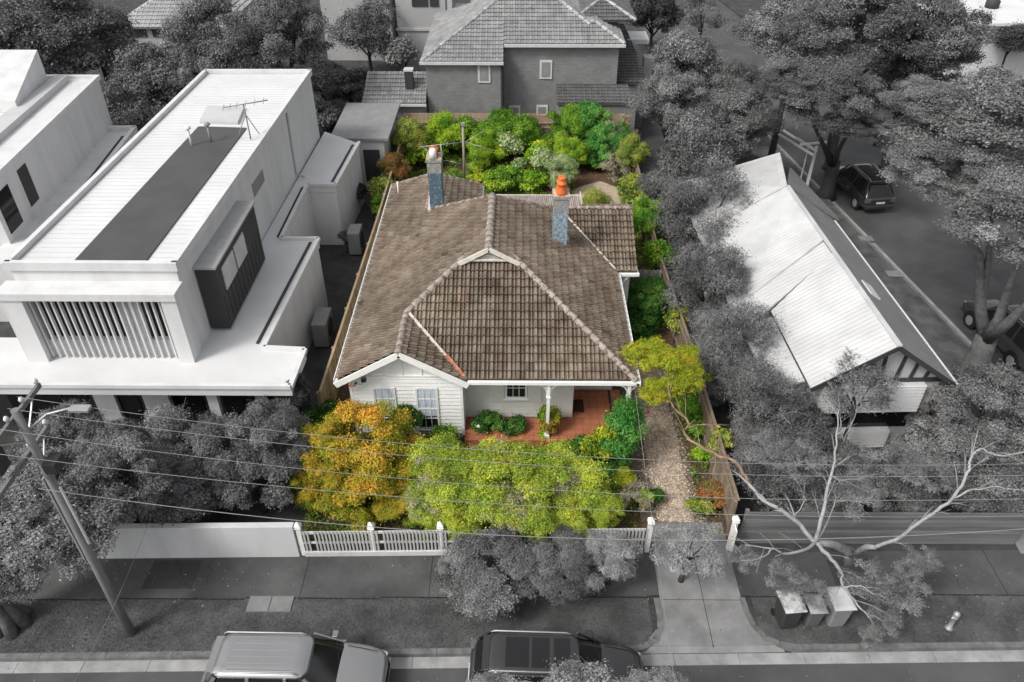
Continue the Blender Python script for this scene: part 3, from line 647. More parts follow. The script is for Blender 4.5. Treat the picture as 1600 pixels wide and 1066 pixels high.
# porch posts, brackets, downpipe
for px_ in (1.08, 3.82):
    mb = MB(); mb.box(px_ - .055, 20.09, .385, px_ + .055, 20.20, 2.84); mb.box(px_ - .085, 20.06, .385, px_ + .085, 20.23, .50); mb.box(px_ - .08, 20.065, 2.25, px_ + .08, 20.225, 2.31)
    po = mb.build('porch_post', WHITE, ht)
    mb = MB()
    for sx in (-1, 1):
        pts = [(px_ + sx * (.06 + .30 * (1 - math.cos(t * math.pi / 12))), 20.145, 2.42 + .38 * math.sin(t * math.pi / 12)) for t in range(7)]
        for a, b in zip(pts, pts[1:]): mb.beam(a, b, .03, .03, up=(0, 1, 0))
        for k in (2, 3, 4, 5): mb.beam((px_ + sx * .05, 20.145, 2.82), pts[k], .014, .014, up=(0, 1, 0))
    mb.build('lace_bracket', WHITE, po)
mb = MB(); mb.tube([(4.12, 27.02, 2.9), (4.15, 26.9, 2.75), (3.92, 26.2, 2.4), (3.86, 26.2, .1)], .04, 8); mb.build('downpipe', WHITE, ht)
mb = MB(); mb.beam((4.2, 26.93, 2.35), (4.2, 26.93, 2.88), .05, .05); mb.beam((4.22, 26.93, 2.4), (4.52, 26.93, 2.86), .04, .04); mb.beam((4.2, 26.93, 2.86), (4.84, 26.93, 2.86), .03, .04); mb.build('lace_bracket', WHITE, ht)
# floodlight, box and cable on the barge, vent pipe
mb = MB(); mb.box(-5.20, 19.80, 3.16, -5.04, 19.93, 3.32); mb.box(-5.45, 19.88, 3.0, -5.38, 19.95, 3.06); mb.tube([(-5.15, 19.92, 3.15), (-5.2, 19.9, 3.0), (-5.3, 19.93, 2.97), (-5.42, 19.93, 3.03)], .008, 6); mb.build('floodlight', mat('black_plastic', (.012, .012, .014), .4), ht)
mb = MB(); mb.tube([(-5.66, 19.96, 2.88), (-5.46, 19.90, 2.94)], .035, 8); mb.build('cable_bracket', mat('rusty_bracket', (.25, .08, .04), .8), ht)
mb = MB(); mb.tube([(-5.62, 33.3, 3.1), (-5.62, 33.3, 3.95)], .035, 8); mb.tube([(-5.62, 33.3, 3.3), (-5.75, 33.1, 3.2)], .03, 8); mb.build('vent_pipe', WHITE, ht)
# lean-to of corrugated sheet at the back
mb = MB(); xa, xb = -1.62, 2.96; n = 48; vs = []; fs = []
for i in range(n * 4 + 1):
    x = xa + (xb - xa) * i / (n * 4); h = .022 * math.sin(i * math.pi / 2 * 1.0)
    vs += [(x, 31.2, 3.0 + h), (x, 34.35, 2.72 + h)]
for i in range(n * 4): fs.append((2 * i, 2 * i + 2, 2 * i + 3, 2 * i + 1))
mb.add(vs, fs); mb.prism([(xa, 31.25), (xb, 31.25), (xb, 34.3), (xa, 34.3)], 2.55, 2.66)
mb.build('rear_roof', CORR, ht)
mb = MB(); mb.box(xa, 34.36, 2.64, xb + .03, 34.42, 2.76); mb.box(xb + .02, 31.3, 2.7, xb + .06, 34.36, 2.98); mb.build('gutter', mat('pale_edge', (.6, .56, .5), .7), ht)
# chimneys
def chimney(cx, cy, zb, zt, body, cap, pots):
    mb = MB(); zs = zb
    mb.box(cx - .27, cy - .30, zb - .5, cx + .27, cy + .30, zt - .62)
    for i in range(int((zt - .62 - zb) / .09)):
        z = zb + i * .09; mb.box(cx - .275, cy - .305, z + .012, cx + .275, cy + .305, z + .086)
    ch = mb.build('chimney', body, ht)
    mb = MB(); mb.box(cx - .29, cy - .32, zt - .62, cx + .29, cy + .32, zt - .12, .4); mb.box(cx - .33, cy - .36, zt - .12, cx + .33, cy + .36, zt)
    mb.build('chimney_cap', cap, ch, bevel=.012)
    mb = MB(); mb.box(cx - .36, cy - .52, zb - .42, cx + .38, cy - .31, zb - .10); mb.beam((cx + .33, cy - .45, zb - .3), (cx + .33, cy + .4, zb + .0), .10, .22); mb.beam((cx - .33, cy - .45, zb - .3), (cx - .33, cy + .4, zb + .0), .10, .22)
    mb.build('flashing', mat('whitewashed_flashing', (.62, .60, .57), .8, (.4, .36, .32), 6), ch)
    return ch
ch1 = chimney(-3.46, 30.1, 4.55, 6.62, DARKBLUE, RENDER_G, 1)
mb = MB(); mb.box(-3.78, 29.75, 6.622, -3.14, 30.45, 6.66); mb.build('mortar_top', mat('crumbling_mortar', (.55, .44, .34), .9, (.3, .22, .16), 8), ch1)
mb = MB(); mb.lathe((-3.46, 30.1, 6.62), [(.17, 0), (.17, .30), (.20, .32), (.20, .38)], 16); p1 = mb.build('chimney_pot', POTC, ch1)
ch2 = chimney(1.66, 27.3, 4.25, 6.40, BLUEPAINT, RENDER_G, 1)
mb = MB(); mb.box(1.66 - .33, 26.94, 6.402, 1.99, 27.66, 6.43); mb.build('mortar_top', mat('crumbling_mortar', (.55, .44, .34), .9), ch2)
for dy, h in ((-.14, 1.0), (.2, .85)):
    mb = MB(); mb.lathe((1.66, 27.3 + dy, 6.42), [(.19, 0), (.20, .10), (.16, .22 * h), (.155, .40 * h), (.185, .42 * h), (.185, .48 * h), (.12, .50 * h), (.11, .62 * h), (.13, .64 * h), (.13, .68 * h), (.08, .68 * h)], 18); mb.build('chimney_pot', POTC, ch2)
mb = MB(); mb.lathe((-3.48, 29.85, 6.66), [(.15, 0), (.15, .34), (.10, .40), (.02, .42)], 16); mb.build('chimney_cowl', WHITE, ch1)
# tv antenna on the left chimney
an = thing('tv_antenna', 'thin metal television antenna with forked arms fixed behind the dark blue chimney', 'antenna', (-3.2, 30.4, 6.3))
mb = MB(); mb.tube([(-3.2, 30.5, 5.6), (-3.2, 30.5, 7.0)], .018, 6); mb.build('mast', METAL, an)
mb = MB(); a0 = Vector((-4.05, 30.3, 6.95)); a1 = Vector((-2.2, 30.6, 7.05))
mb.tube([a0, a1], .014, 6); mb.tube([a1, (-1.35, 30.9, 7.45)], .010, 6); mb.tube([a1, (-1.0, 30.2, 6.85)], .010, 6); mb.tube([a0 + Vector((0, 0, .04)), (-3.0, 29.9, 6.5)], .008, 6); mb.tube([(-3.0, 30.0, 6.5), (-2.3, 29.9, 6.4)], .010, 6)
for t in (.15, .3, .45, .6, .75): c = a0.lerp(a1, t); mb.tube([c + Vector((0, -.3, 0)), c + Vector((0, .3, 0))], .006, 5)
mb.build('arm', METAL, an)

# ============================================================ FENCES, GATE POSTS, LETTER OF THE STREET FRONT
def paling(name, label, pts, h, m, rail_m, side=1, pitch=.10, z0=0.0, postgap=2.4):
    t = thing(name, label, 'fence', (pts[0][0], pts[0][1], 0)); mb = MB(); rl = MB()
    rn = random.Random(len(label))
    for (a, b) in zip(pts, pts[1:]):
        a = Vector((*a, 0)); b = Vector((*b, 0)); d = (b - a); L = d.length; d.normalize(); nn = Vector((-d.y, d.x, 0)) * side; n = int(L / pitch)
        for i in range(n):
            c = a + d * (i + .5) * L / n; hh = h + rn.uniform(-.03, .03); ww = d * (L / n * .5 - .003); tt = nn * .016; o = nn * (.012 if i % 2 else 0)
            vs = [c - ww + o, c + ww + o, c + ww + tt + o, c - ww + tt + o]
            mb.add([(v.x, v.y, z0) for v in vs] + [(v.x, v.y, hh) for v in vs], [(4, 5, 6, 7), (0, 1, 5, 4), (1, 2, 6, 5), (2, 3, 7, 6), (3, 0, 4, 7)], rn.random())
        for z in (.35, h - .25): rl.beam(a - nn * .03 + Vector((0, 0, z)), b - nn * .03 + Vector((0, 0, z)), .05, .08)
        rl.beam(a + nn * .01 + Vector((0, 0, h + .05)), b + nn * .01 + Vector((0, 0, h + .05)), .09, .03)
        k = max(1, int(L / postgap))
        for i in range(k + 1):
            c = a + d * L * i / k - nn * .07; ps = MB(); ps.box(c.x - .05, c.y - .05, 0, c.x + .05, c.y + .05, h + .02); ps.build('post', m, t)
    mb.build('palings', m, t); rl.build('rail', rail_m, t); return t
paling('paling_fence', 'weathered timber paling fence along the left side of the coloured garden', [(-7.02, 20.9), (-6.86, 34.0), (-6.86, 46.2)], 1.75, mat('warm_paling_timber', (.40, .30, .18), .85, (.24, .17, .10), 2.0, attr=.3, stretch=(6, 6, .6)), TIMBER_L, side=-1)
paling('paling_fence', 'leaning grey paling fence along the right side of the gravel drive', [(6.80, 16.1), (6.72, 24), (6.45, 31), (6.7, 46.2)], 1.6, TIMBER, TIMBER, side=-1)
bf = paling('paling_fence', 'grey paling fence across the back of the coloured garden, lattice along its top', [(-7.0, 46.3), (6.8, 46.3)], 1.62, TIMBER, TIMBER_L, side=1)
mb = MB(); z0, z1 = 1.68, 2.25; s = .085
for i in range(int(13.8 / s)): mb.box(-7 + i * s, 46.30, z0, -7 + i * s + .028, 46.315, z1, .3)
for i in range(7): mb.box(-7, 46.316, z0 + i * s, 6.8, 46.33, z0 + i * s + .028, .3)
mb.build('lattice', LATT, bf)
for x in (-3.6, -3.0, -1.0, .6, 1.2, 4.2): mb = MB(); mb.box(x, 46.27, .2 if x == -3.0 else 1.6, x + .06, 46.298, 2.28); mb.build('lattice_post', TIMBER_L, bf)
mb = MB(); mb.box(-7.0, 46.25, 1.635, 6.8, 46.295, 1.70); mb.build('rail', TIMBER_L, bf)
# white rendered wall of the modern house; white picket fence of the lot
wt = thing('garden_wall', 'smooth pale rendered front wall below the white modern house', 'wall', (-12, 15.2, 0))
mb = MB(); mb.prism([(-24, yb(-24)), (-6.72, yb(-6.7)), (-6.72, yb(-6.7) + .2), (-24, yb(-24) + .2)], 0, 1.42); mb.build('wall', A_WHITE, wt, bevel=.01)
pf = thing('picket_fence', 'white timber front fence with pointed cap posts between the rendered wall and the driveway', 'fence', (-6.5, 15.2, 0))
mb = MB(); x = -6.48
while x < 4.0:
    if x % 2.1 > .05:
        mb.box(x, yb(x) + .04, .22, x + .055, yb(x) + .062, 1.12); mb.add([(x, yb(x) + .04, 1.12), (x + .055, yb(x) + .04, 1.12), (x + .055, yb(x) + .062, 1.12), (x, yb(x) + .062, 1.12), (x + .027, yb(x) + .05, 1.17)], [(0, 1, 4), (1, 2, 4), (2, 3, 4), (3, 0, 4)])
    x += .11
mb.build('picket', A_MID, pf)
mb = MB()
for xa in (-6.55, -4.45, -2.35, -.25, 1.85):
    xb = min(xa + 2.1, 4.05)
    mb.prism([(xa, yb(xa) + .065), (xb, yb(xb) + .065), (xb, yb(xb) + .11), (xa, yb(xa) + .11)], 1.0, 1.09); mb.prism([(xa, yb(xa) + .065), (xb, yb(xb) + .065), (xb, yb(xb) + .11), (xa, yb(xa) + .11)], .55, .62)
    mb.prism([(xa, yb(xa)), (xb, yb(xb)), (xb, yb(xb) + .063), (xa, yb(xa) + .063)], 0.01, .21)
mb.build('rail', A_WHITE, pf)
def fpost(x, y, h, m, parent):
    mb = MB(); mb.box(x - .07, y - .07, 0, x + .07, y + .07, h - .16); mb.box(x - .10, y - .10, h - .16, x + .10, y + .10, h - .12)
    mb.box(x - .075, y - .075, h - .12, x + .075, y + .075, h - .05)
    mb.add([(x - .1, y - .1, h - .05), (x + .1, y - .1, h - .05), (x + .1, y + .1, h - .05), (x - .1, y + .1, h - .05), (x, y, h + .1)], [(0, 1, 4), (1, 2, 4), (2, 3, 4), (3, 0, 4), (3, 2, 1, 0)])
    return mb.build('post', m, parent)
for x, h in ((-6.6, 1.42), (-4.4, 1.38), (-2.3, 1.38), (-.2, 1.38), (1.9, 1.38), (4.08, 1.5)): fpost(x, yb(x) + .12, h, WHITE, pf)
gp = thing('gate_post', 'single white gate post with pointed cap at the right side of the drive entrance', 'gate post', (6.7, 15.5, 0)); fpost(6.66, yb(6.7) + .15, 1.5, WHITE, gp)
mb = MB(); mb.box(6.60, 15.2, .3, 6.64, 15.5, 1.3); mb.build('bracket', WHITE, gp)
# horizontal board fence of the neighbour on the right
rf = thing('board_fence', 'long grey fence of horizontal boards in front of the gabled cottage', 'fence', (7, 15.4, 0))
mb = MB(); rn = random.Random(9)
for i in range(9):
    z = .06 + i * .165; y0 = yb(7) + .32; y1 = yb(15.6) + .17; mb.prism([(7.0, y0), (15.65, y1), (15.65, y1 + .025), (7.0, y0 + .025)], z, z + .148, rn.random())
mb.build('boards', A_WOOD, rf)
for i in range(6): mb = MB(); x = 7.0 + i * 1.72; mb.box(x, yb(x) + .36, 0, x + .1, yb(x) + .46, 1.55); mb.build('post', A_WOOD, rf)
mb = MB(); p = [G(1590, 850), G(1640, 850), G(1660, 905), G(1600, 905)]
mb.add([(15.75, 15.45, .012), (17.2, 15.5, .012), (17.2, 24, .012), (15.9, 24, .012)], [(0, 1, 2, 3)]); struct(mb.build('side_path', A_CONC))

# ============================================================ NEIGHBOURING BUILDINGS
# --- the large white modern house on the left
mh = thing('modern_house', 'large white flat roofed two storey house with a long charcoal strip on its roof', 'house', (-13.5, 30, 0))
U = [(-16.45, 21.35), (-11.05, 21.35), (-10.75, 40.2), (-16.1, 40.15)]; ZU = 6.72
mb = MB(); mb.prism(U, 3.2, ZU - .12)
mb.build('upper_wall', A_MID if False else A_WHITE, mh)
mb = MB(); mb.prism([(-16.3, 21.5), (-11.2, 21.5), (-10.9, 40.05), (-15.95, 40.0)], ZU - .118, ZU - .04); rf_ = mb.build('roof', A_ROOFW, mh)
mb = MB(); q = [G(*p, ZU) for p in ((112, 412), (225, 412), (385, 200), (310, 198))]; mb.prism([(a.x, a.y) for a in q], ZU - .039, ZU + .015); mb.build('roof_strip', A_DROOF, rf_)
mb = MB(); q = [G(*p, ZU) for p in ((312, 192), (372, 194), (382, 170), (325, 168))]; mb.prism([(a.x, a.y) for a in q], ZU - .039, ZU + .10); mb.build('roof_hatch', A_MID, rf_, bevel=.01)
mb = MB()
for i in range(60):
    y = 21.6 + i * .31; mb.box(-16.2, y, ZU - .039, -11.05, y + .03, ZU - .030)
mb.build('roof_seams', mat('seam_grey', g(.55), .5), rf_)
mb = MB(); n = 4
for i in range(4):
    a, b = Vector((*U[i], ZU)), Vector((*U[(i + 1) % 4], ZU)); d = (b - a).normalized()
    mb.beam(a - d * (.0 if i % 2 else .09), b + d * (.0 if i % 2 else .09), .18, .30)
mb.build('parapet', A_WHITE, mh)
mb = MB(); mb.box(-16.75, 20.55, 5.98, -10.95, 21.35, 6.14); mb.box(-16.75, 20.55, 5.86, -10.95, 20.63, 5.98); mb.build('canopy', A_WHITE, mh, bevel=.01)
for x0, x1 in ((-16.7, -16.0), (-11.5, -11.0)): mb = MB(); mb.box(x0, 20.62, 3.3, x1, 21.32, 5.97); mb.build('column', A_WHITE, mh)
mb = MB(); mb.box(-15.98, 21.2, 4.0, -13.25, 21.33, 5.95); mb.build('window', A_RUBBER, mh)
mb = MB(); mb.box(-12.45, 21.2, 4.0, -11.52, 21.33, 5.95); mb.build('window', A_RUBBER, mh)
mb = MB(); mb.box(-15.98, 20.98, 3.3, -11.52, 21.19, 4.0); mb.build('sill_wall', A_WHITE, mh)
mb = MB(); x = -15.95
while x < -11.56:
    mb.box(x, 20.84, 3.34, x + .05, 20.97, 5.93); x += .235
mb.build('screen_fins', A_WHITE, mh)
mb = MB(); x = -13.22
while x < -12.5: mb.box(x, 20.98, 4.01, x + .085, 21.07, 5.93); x += .1
mb.build('screen_panel', A_WHITE, mh)
ZS = 3.3
mb = MB(); mb.prism([(-27, 19.35), (-7.42, 19.35), (-7.38, 21.3), (-8.85, 21.4), (-8.5, 29), (-10.1, 29), (-10.1, 34.2), (-8.75, 34.2), (-8.45, 39.2), (-10.6, 40.8), (-11.06, 22), (-27, 22)], 2.95, ZS)
mb.build('lower_roof', mat('pale_grey_roof_deck', g(.60), .6, g(.54), .7), mh)
mb = MB()
ed = [(-27, 19.35), (-7.42, 19.35), (-7.38, 21.3), (-8.85, 21.4), (-8.5, 29), (-10.1, 29), (-10.1, 34.2), (-8.75, 34.2), (-8.45, 39.2)]
for a, b in zip(ed, ed[1:]): mb.beam((*a, ZS + .06), (*b, ZS + .06), .16, .14)
mb.build('edge_trim', A_WHITE, mh)
mb = MB(); mb.beam((-9.15, 21.7, ZS + .012), (-8.8, 28.8, ZS + .012), .12, .03); mb.beam((-10.3, 29.2, ZS + .012), (-10.3, 34.0, ZS + .012), .10, .03); mb.beam((-9.0, 34.5, ZS + .012), (-8.75, 39, ZS + .012), .12, .03)
mb.build('box_gutter', A_DARK, mh)
mb = MB(); mb.prism([(-9.6, 21.5), (-8.90, 21.5), (-8.56, 28.95), (-10.05, 28.95), (-10.05, 34.25), (-8.8, 34.25), (-8.5, 39.15), (-11, 39.6), (-11, 21.5)], 0, 2.95)
mb.build('lower_wall', A_WHITE, mh)
mb = MB(); mb.box(-27, 21.2, 0, -9.65, 21.45, 2.94); mb.build('garage_wall', A_DARK, mh)
for a, b, y in ((145, 178, 21.0), (222, 262, 20.7), (322, 338, 19.75), (398, 412, 20.6)):
    p = YP(a, 620, y); q = YP(b, 620, y); mb = MB(); mb.box(p.x, y, 0, q.x, y + .2, 2.94); mb.build('pier', A_WHITE, mh)
for a, b in ((10, 100), (100, 140), (180, 218), (270, 318), (345, 395), (415, 445)):
    p = YP(a, 620, 21.18); q = YP(b, 620, 21.18); mb = MB(); mb.box(p.x + .06, 21.15, .2, q.x - .06, 21.195, 2.7); mb.build('window', A_BLACK, mh)
mb = MB(); mb.box(-10.98, 22.45, 3.42, -10.30, 27.25, 5.92); db = mb.build('window_bay', A_DARK, mh)
mb = MB(); mb.box(-11.0, 22.38, 5.925, -10.24, 27.32, 6.0); mb.build('bay_roof', mat('mid_grey_flashing', g(.36), .5), db)
for y0, y1, z0, z1 in ((22.95, 24.2, 4.75, 5.65), (24.35, 25.5, 4.75, 5.65)): mb = MB(); mb.box(-10.298, y0, z0, -10.26, y1, z1); mb.build('window', mat('painted_reflection_glass', g(.55), .12, g(.4), 1), db)  # pale base colour paints the reflection onto these panes
mb = MB()
for y in [22.6 + .4 * i for i in range(12)]: mb.box(-10.299, y, 3.45, -10.285, y + .02, 4.7)
mb.build('cladding_joint', A_BLACK, db)
for y0, y1 in ((29.2, 31.6), (33.0, 34.2)): mb = MB(); mb.box(-10.96, y0, 5.2, -10.9, y1, 5.75); mb.build('window', A_GREY, mh)
mb = MB(); mb.tube([(-10.78, 35.2, 6.5), (-10.80, 35.0, 3.5), (-10.4, 34.9, 3.42)], .05, 8); mb.build('downpipe', A_GALV, mh)
aa = thing('tv_antenna', 'television antenna on a tripod mast standing on the white flat roof of the modern house', 'antenna', (-13.2, 33.3, ZU))
c = G(392, 218, ZU); mb = MB(); mb.tube([(c.x, c.y, ZU), (c.x, c.y, ZU + 1.55)], .03, 6); mb.tube([(c.x, c.y, ZU + 1.1), (c.x - .6, c.y + .1, ZU)], .02, 5); mb.tube([(c.x, c.y, ZU + 1.1), (c.x + .2, c.y + .6, ZU)], .02, 5); mb.build('mast', A_GREY, aa)
mb = MB(); a0 = Vector((c.x - .75, c.y - .3, ZU + 1.5)); a1 = Vector((c.x + .95, c.y + .3, ZU + 1.6)); mb.tube([a0, a1], .025, 6)
for t in (0, .15, .3, .5, .7, .9): p = a0.lerp(a1, t); mb.tube([p + Vector((.08, -.35, 0)), p + Vector((-.08, .35, 0))], .012, 5)
mb.build('arm', A_GREY, aa)
for px_, py_, lab in ((300, 228, 'short white roof vent pipe beside the top left corner of the charcoal roof strip'), (330, 222, 'small vent standing on the charcoal roof strip')):
    c = G(px_, py_, ZU); mb = MB(); mb.tube([(c.x, c.y, ZU), (c.x, c.y, ZU + .75)], .05, 8); mb.lathe((c.x, c.y, ZU + .7), [(.05, 0), (.14, .05), (.12, .12), (.02, .16)], 10); tag(mb.build('roof_vent', A_WHITE if px_ == 300 else A_GREY), lab, 'vent')
for (x, y, l, d, h, lab) in ((-8.15, 26.3, .62, 1.3, 1.25, 'grey outdoor air conditioner beside the side wall of the modern house'), (-8.0, 33.6, .6, 1.0, 1.3, 'second grey outdoor unit further back along the modern house wall')):
    t = thing('air_conditioner', lab, 'air conditioner', (x, y, 0)); mb = MB(); mb.box(x - l / 2, y - d / 2, .1, x + l / 2, y + d / 2, h); mb.build('casing', A_GREY, t, bevel=.03)
    mb = MB(); mb.tube([(x + l / 2 - .01, y, h * .55), (x + l / 2 + .02, y, h * .55)], h * .34, 20); mb.build('fan_grille', A_DARK, t)
    mb = MB(); mb.box(x - l / 2, y - d / 2 + .1, 0, x + l / 2, y - d / 2 + .2, .098); mb.box(x - l / 2, y + d / 2 - .2, 0, x + l / 2, y + d / 2 - .1, .098); mb.build('feet', A_DARK, t)
# rear shed of the modern house
sh = thing('flat_shed', 'low pale shed with a flat overhanging roof behind the modern house', 'shed', (-8.6, 42, 0))
q0, q1 = G(512, 222, 2.9), G(603, 228, 2.9); y1 = 46.0
mb = MB(); mb.box(q0.x + .1, q0.y + .6, 0, q1.x - .3, y1, 2.75); mb.build('wall', A_MID, sh)
mb = MB(); mb.box(q0.x, q0.y + .45, 2.76, q1.x, y1 + .2, 2.92); mb.build('roof', A_GREY, sh, bevel=.01)
mb = MB(); mb.box(q1.x - 1.5, q0.y + .56, .3, q1.x - .6, q0.y + .60, 2.2); mb.build('door', A_DARK, sh)

# --- the white house beyond it, cut by the left edge of the photo
fh = thing('white_house', 'white stepped flat roofed house cut off by the left edge of the photo', 'house', (-24, 33, 0))
W = [(-33, 27.5), (-20.68, 27.5), (-21.7, 40.0), (-33, 40.0)]
mb = MB(); mb.prism(W, 0, 6.45); mb.build('wall', A_WHITE, fh)
mb = MB()
for i in range(4): a, b = Vector((*W[i], 6.5)), Vector((*W[(i + 1) % 4], 6.5)); d = (b - a).normalized(); e = .1 if i % 2 == 0 else -.1; mb.beam(a - d * e, b + d * e, .2, .22)
mb.build('parapet', A_WHITE, fh)
mb = MB(); mb.prism([(-23.4, 30.5), (-22.3, 30.5), (-23.0, 39.6), (-23.6, 39.6)], 6.46, 6.75); mb.build('roof_upstand', A_MID, fh)
a = G(0, 142, 7.0); mb = MB(); mb.prism([(-33, 35.2), (-23.3, 35.2), (-23.9, 39.3), (-33, 39.3)], 6.46, lambda x, y: 7.0 if y < 36 and x > -26 else 8.1); mb.build('penthouse', A_WHITE, fh)
mb = MB(); mb.prism([(-20.9, 26), (-19.0, 26), (-20.3, 39.4), (-21.9, 39.4)], 0, 3.9); mb.build('lower_wall', A_WHITE, fh)
mb = MB(); mb.beam((-18.98, 26, 3.96), (-20.28, 39.4, 3.96), .22, .34); mb.beam((-20.2, 39.4, 3.96), (-21.85, 39.4, 3.96), .22, .34); mb.build('edge_trim', A_WHITE, fh)
mb = MB(); mb.beam((-19.4, 26.5, 3.915), (-20.6, 38.6, 3.915), .14, .03); mb.build('box_gutter', A_DARK, fh)
for y0, y1 in ((29.6, 31.2), (31.9, 32.6), (35, 36.4)): mb = MB(); xo = lambda y: -18.99 - (y - 26) * .097; mb.prism([(xo(y0) - .05, y0), (xo(y0) + .03, y0), (xo(y1) + .03, y1), (xo(y1) - .05, y1)], 2.3, 3.2); mb.build('window', A_BLACK, fh)
for (a, b, zt, zb) in ((29.9, 30.7, 6.0, 4.35),): mb = MB(); xo = lambda y: -20.68 - (y - 27.5) * .0816; mb.prism([(xo(a) - .05, a), (xo(a) + .03, a), (xo(b) + .03, b), (xo(b) - .05, b)], zb, zt); w_ = mb.build('window', A_DARK, fh)
mb = MB(); mb.prism([(-20.72 - .05, 27.8), (-20.72 + .04, 27.8), (-20.80 + .04, 28.9), (-20.8 - .05, 28.9)], 4.2, 5.9); mb.build('window', A_BLACK, fh)

# --- brick house behind the lot
bh = thing('brick_house', 'dark brick two storey house with pale gutters right behind the back fence', 'house', (0, 50, 0))
ZB = 4.98
l0, l1 = YP(665, 100, 47.6).x, YP(783, 100, 47.6).x; r1 = YP(966, 85, 49.2).x
mb = MB(); mb.box(l0, 47.6, 0, l1, 58, ZB - .02); mb.box(l1, 49.2, 0, r1, 58, ZB - .022); mb.build('wall', A_BRICK, bh)
def hip(mb, x0, x1, y0, y1, ze, m, seed=1, sides='flrb', **k):
    w_, d = x1 - x0, y1 - y0
    if w_ >= d:
        h = d / 2; r0, r1_ = (x0 + h, y0 + h, ze + m * h), (x1 - h, y0 + h, ze + m * h)
        if 'f' in sides: tiles(mb, [(x0, y0, ze), (x1, y0, ze), r1_, r0], seed=seed, **k)
        if 'b' in sides: tiles(mb, [(x0, y1, ze), (x1, y1, ze), r1_, r0], seed=seed, **k)
        if 'l' in sides: tiles(mb, [(x0, y0, ze), (x0, y1, ze), r0], seed=seed, **k)
        if 'r' in sides: tiles(mb, [(x1, y0, ze), (x1, y1, ze), r1_], seed=seed, **k)
    else:
        h = w_ / 2; r0, r1_ = (x0 + h, y0 + h, ze + m * h), (x0 + h, y1 - h, ze + m * h)
        if 'f' in sides: tiles(mb, [(x0, y0, ze), (x1, y0, ze), r0], seed=seed, **k)
        if 'b' in sides: tiles(mb, [(x0, y1, ze), (x1, y1, ze), r1_], seed=seed, **k)
        if 'l' in sides: tiles(mb, [(x0, y0, ze), (x0, y1, ze), r1_, r0], seed=seed, **k)
        if 'r' in sides: tiles(mb, [(x1, y0, ze), (x1, y1, ze), r1_, r0], seed=seed, **k)
    return r0, r1_
kw = dict(pitch_u=.34, pitch_s=.34, lip=.06, rib=.03)
mb = MB(); m_ = .52
YR_, RH = 50.4, ZB + m_ * 2.95
fz = lambda x, y: (x, y, ZB + m_ * (y - 47.45))
a0 = (l0 + 2.7, YR_, RH); a1 = (r1 - 1.4, YR_, RH); y2 = 48.75
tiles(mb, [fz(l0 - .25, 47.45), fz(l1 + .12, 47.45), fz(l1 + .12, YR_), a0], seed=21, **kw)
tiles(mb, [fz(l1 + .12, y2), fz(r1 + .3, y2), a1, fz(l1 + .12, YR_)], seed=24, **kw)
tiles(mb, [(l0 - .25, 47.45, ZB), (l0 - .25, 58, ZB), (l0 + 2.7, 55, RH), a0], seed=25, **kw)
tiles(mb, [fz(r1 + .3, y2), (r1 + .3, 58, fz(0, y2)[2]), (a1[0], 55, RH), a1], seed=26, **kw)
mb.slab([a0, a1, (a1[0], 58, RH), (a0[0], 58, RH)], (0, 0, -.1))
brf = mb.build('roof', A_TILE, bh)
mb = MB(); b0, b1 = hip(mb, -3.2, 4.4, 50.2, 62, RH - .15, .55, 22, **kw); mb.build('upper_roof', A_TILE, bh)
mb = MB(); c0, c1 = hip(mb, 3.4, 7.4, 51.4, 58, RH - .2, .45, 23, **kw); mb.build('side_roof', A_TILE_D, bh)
def caps(parent, m, *segs, r=.11):
    for p, q in segs: mb = MB(); ridge(mb, p, q, r, .5, .03); mb.build('ridge_capping', m, parent)
caps(brf, A_TILE_L, ((l0 - .25, 47.45, ZB), a0), (fz(r1 + .3, y2), a1), (a0, (-2.9, YR_, RH)), ((4.5, YR_, RH), a1), ((-3.2, 50.2, RH - .15), b0), ((4.4, 50.2, RH - .15), b0), (b0, b1), ((7.4, 51.4, RH - .2), c0), ((3.4, 51.4, RH - .2), c0), (c0, c1))
mb = MB(); mb.box(l0 - .35, 47.30, ZB - .14, l1 + .15, 47.44, ZB + .02); mb.box(l1 + .16, 48.60, ZB + .52, r1 + .35, 48.74, ZB + .69); mb.build('gutter', mat('pale_grey_gutter', g(.55), .5), bh)
mb = MB(); mb.box(l1 + .11, 49.0, 0, r1, 49.19, ZB + .62); mb.build('eave', A_BRICK, bh)
for (a, b, c, d, y) in ((747, 766, 99, 129, 47.6), (843, 863, 94, 123, 49.2), (795, 813, 165, 180, 47.595), (838, 856, 164, 180, 47.595)):
    if a > 790: y = 48.995
    p = YP(a, d, y); q = YP(b, c, y)
    mb = MB(); mb.box(p.x, y - .06, p.z, q.x, y + .0 - .003, q.z); f = mb.build('window_frame', mat('pale_window_frame', g(.6), .5), bh)
    mb = MB(); mb.box(p.x + .11, y - .075, p.z + .12, q.x - .11, y - .061, q.z - .12); mb.build('pane', A_GREY, f)
c = YP(827, 55, 50.5); mb = MB(); mb.lathe((c.x, c.y, c.z - .35), [(.12, 0), (.14, .2), (.38, .26), (.36, .42), (.22, .58), (.02, .62)], 16); mb.build('roof_ventilator', A_WHITE, bh)
mb = MB(); mb.box(l1 - .03, 47.5, .5, l1 + .08, 47.59, ZB - .2); mb.build('downpipe', A_DARK, bh)
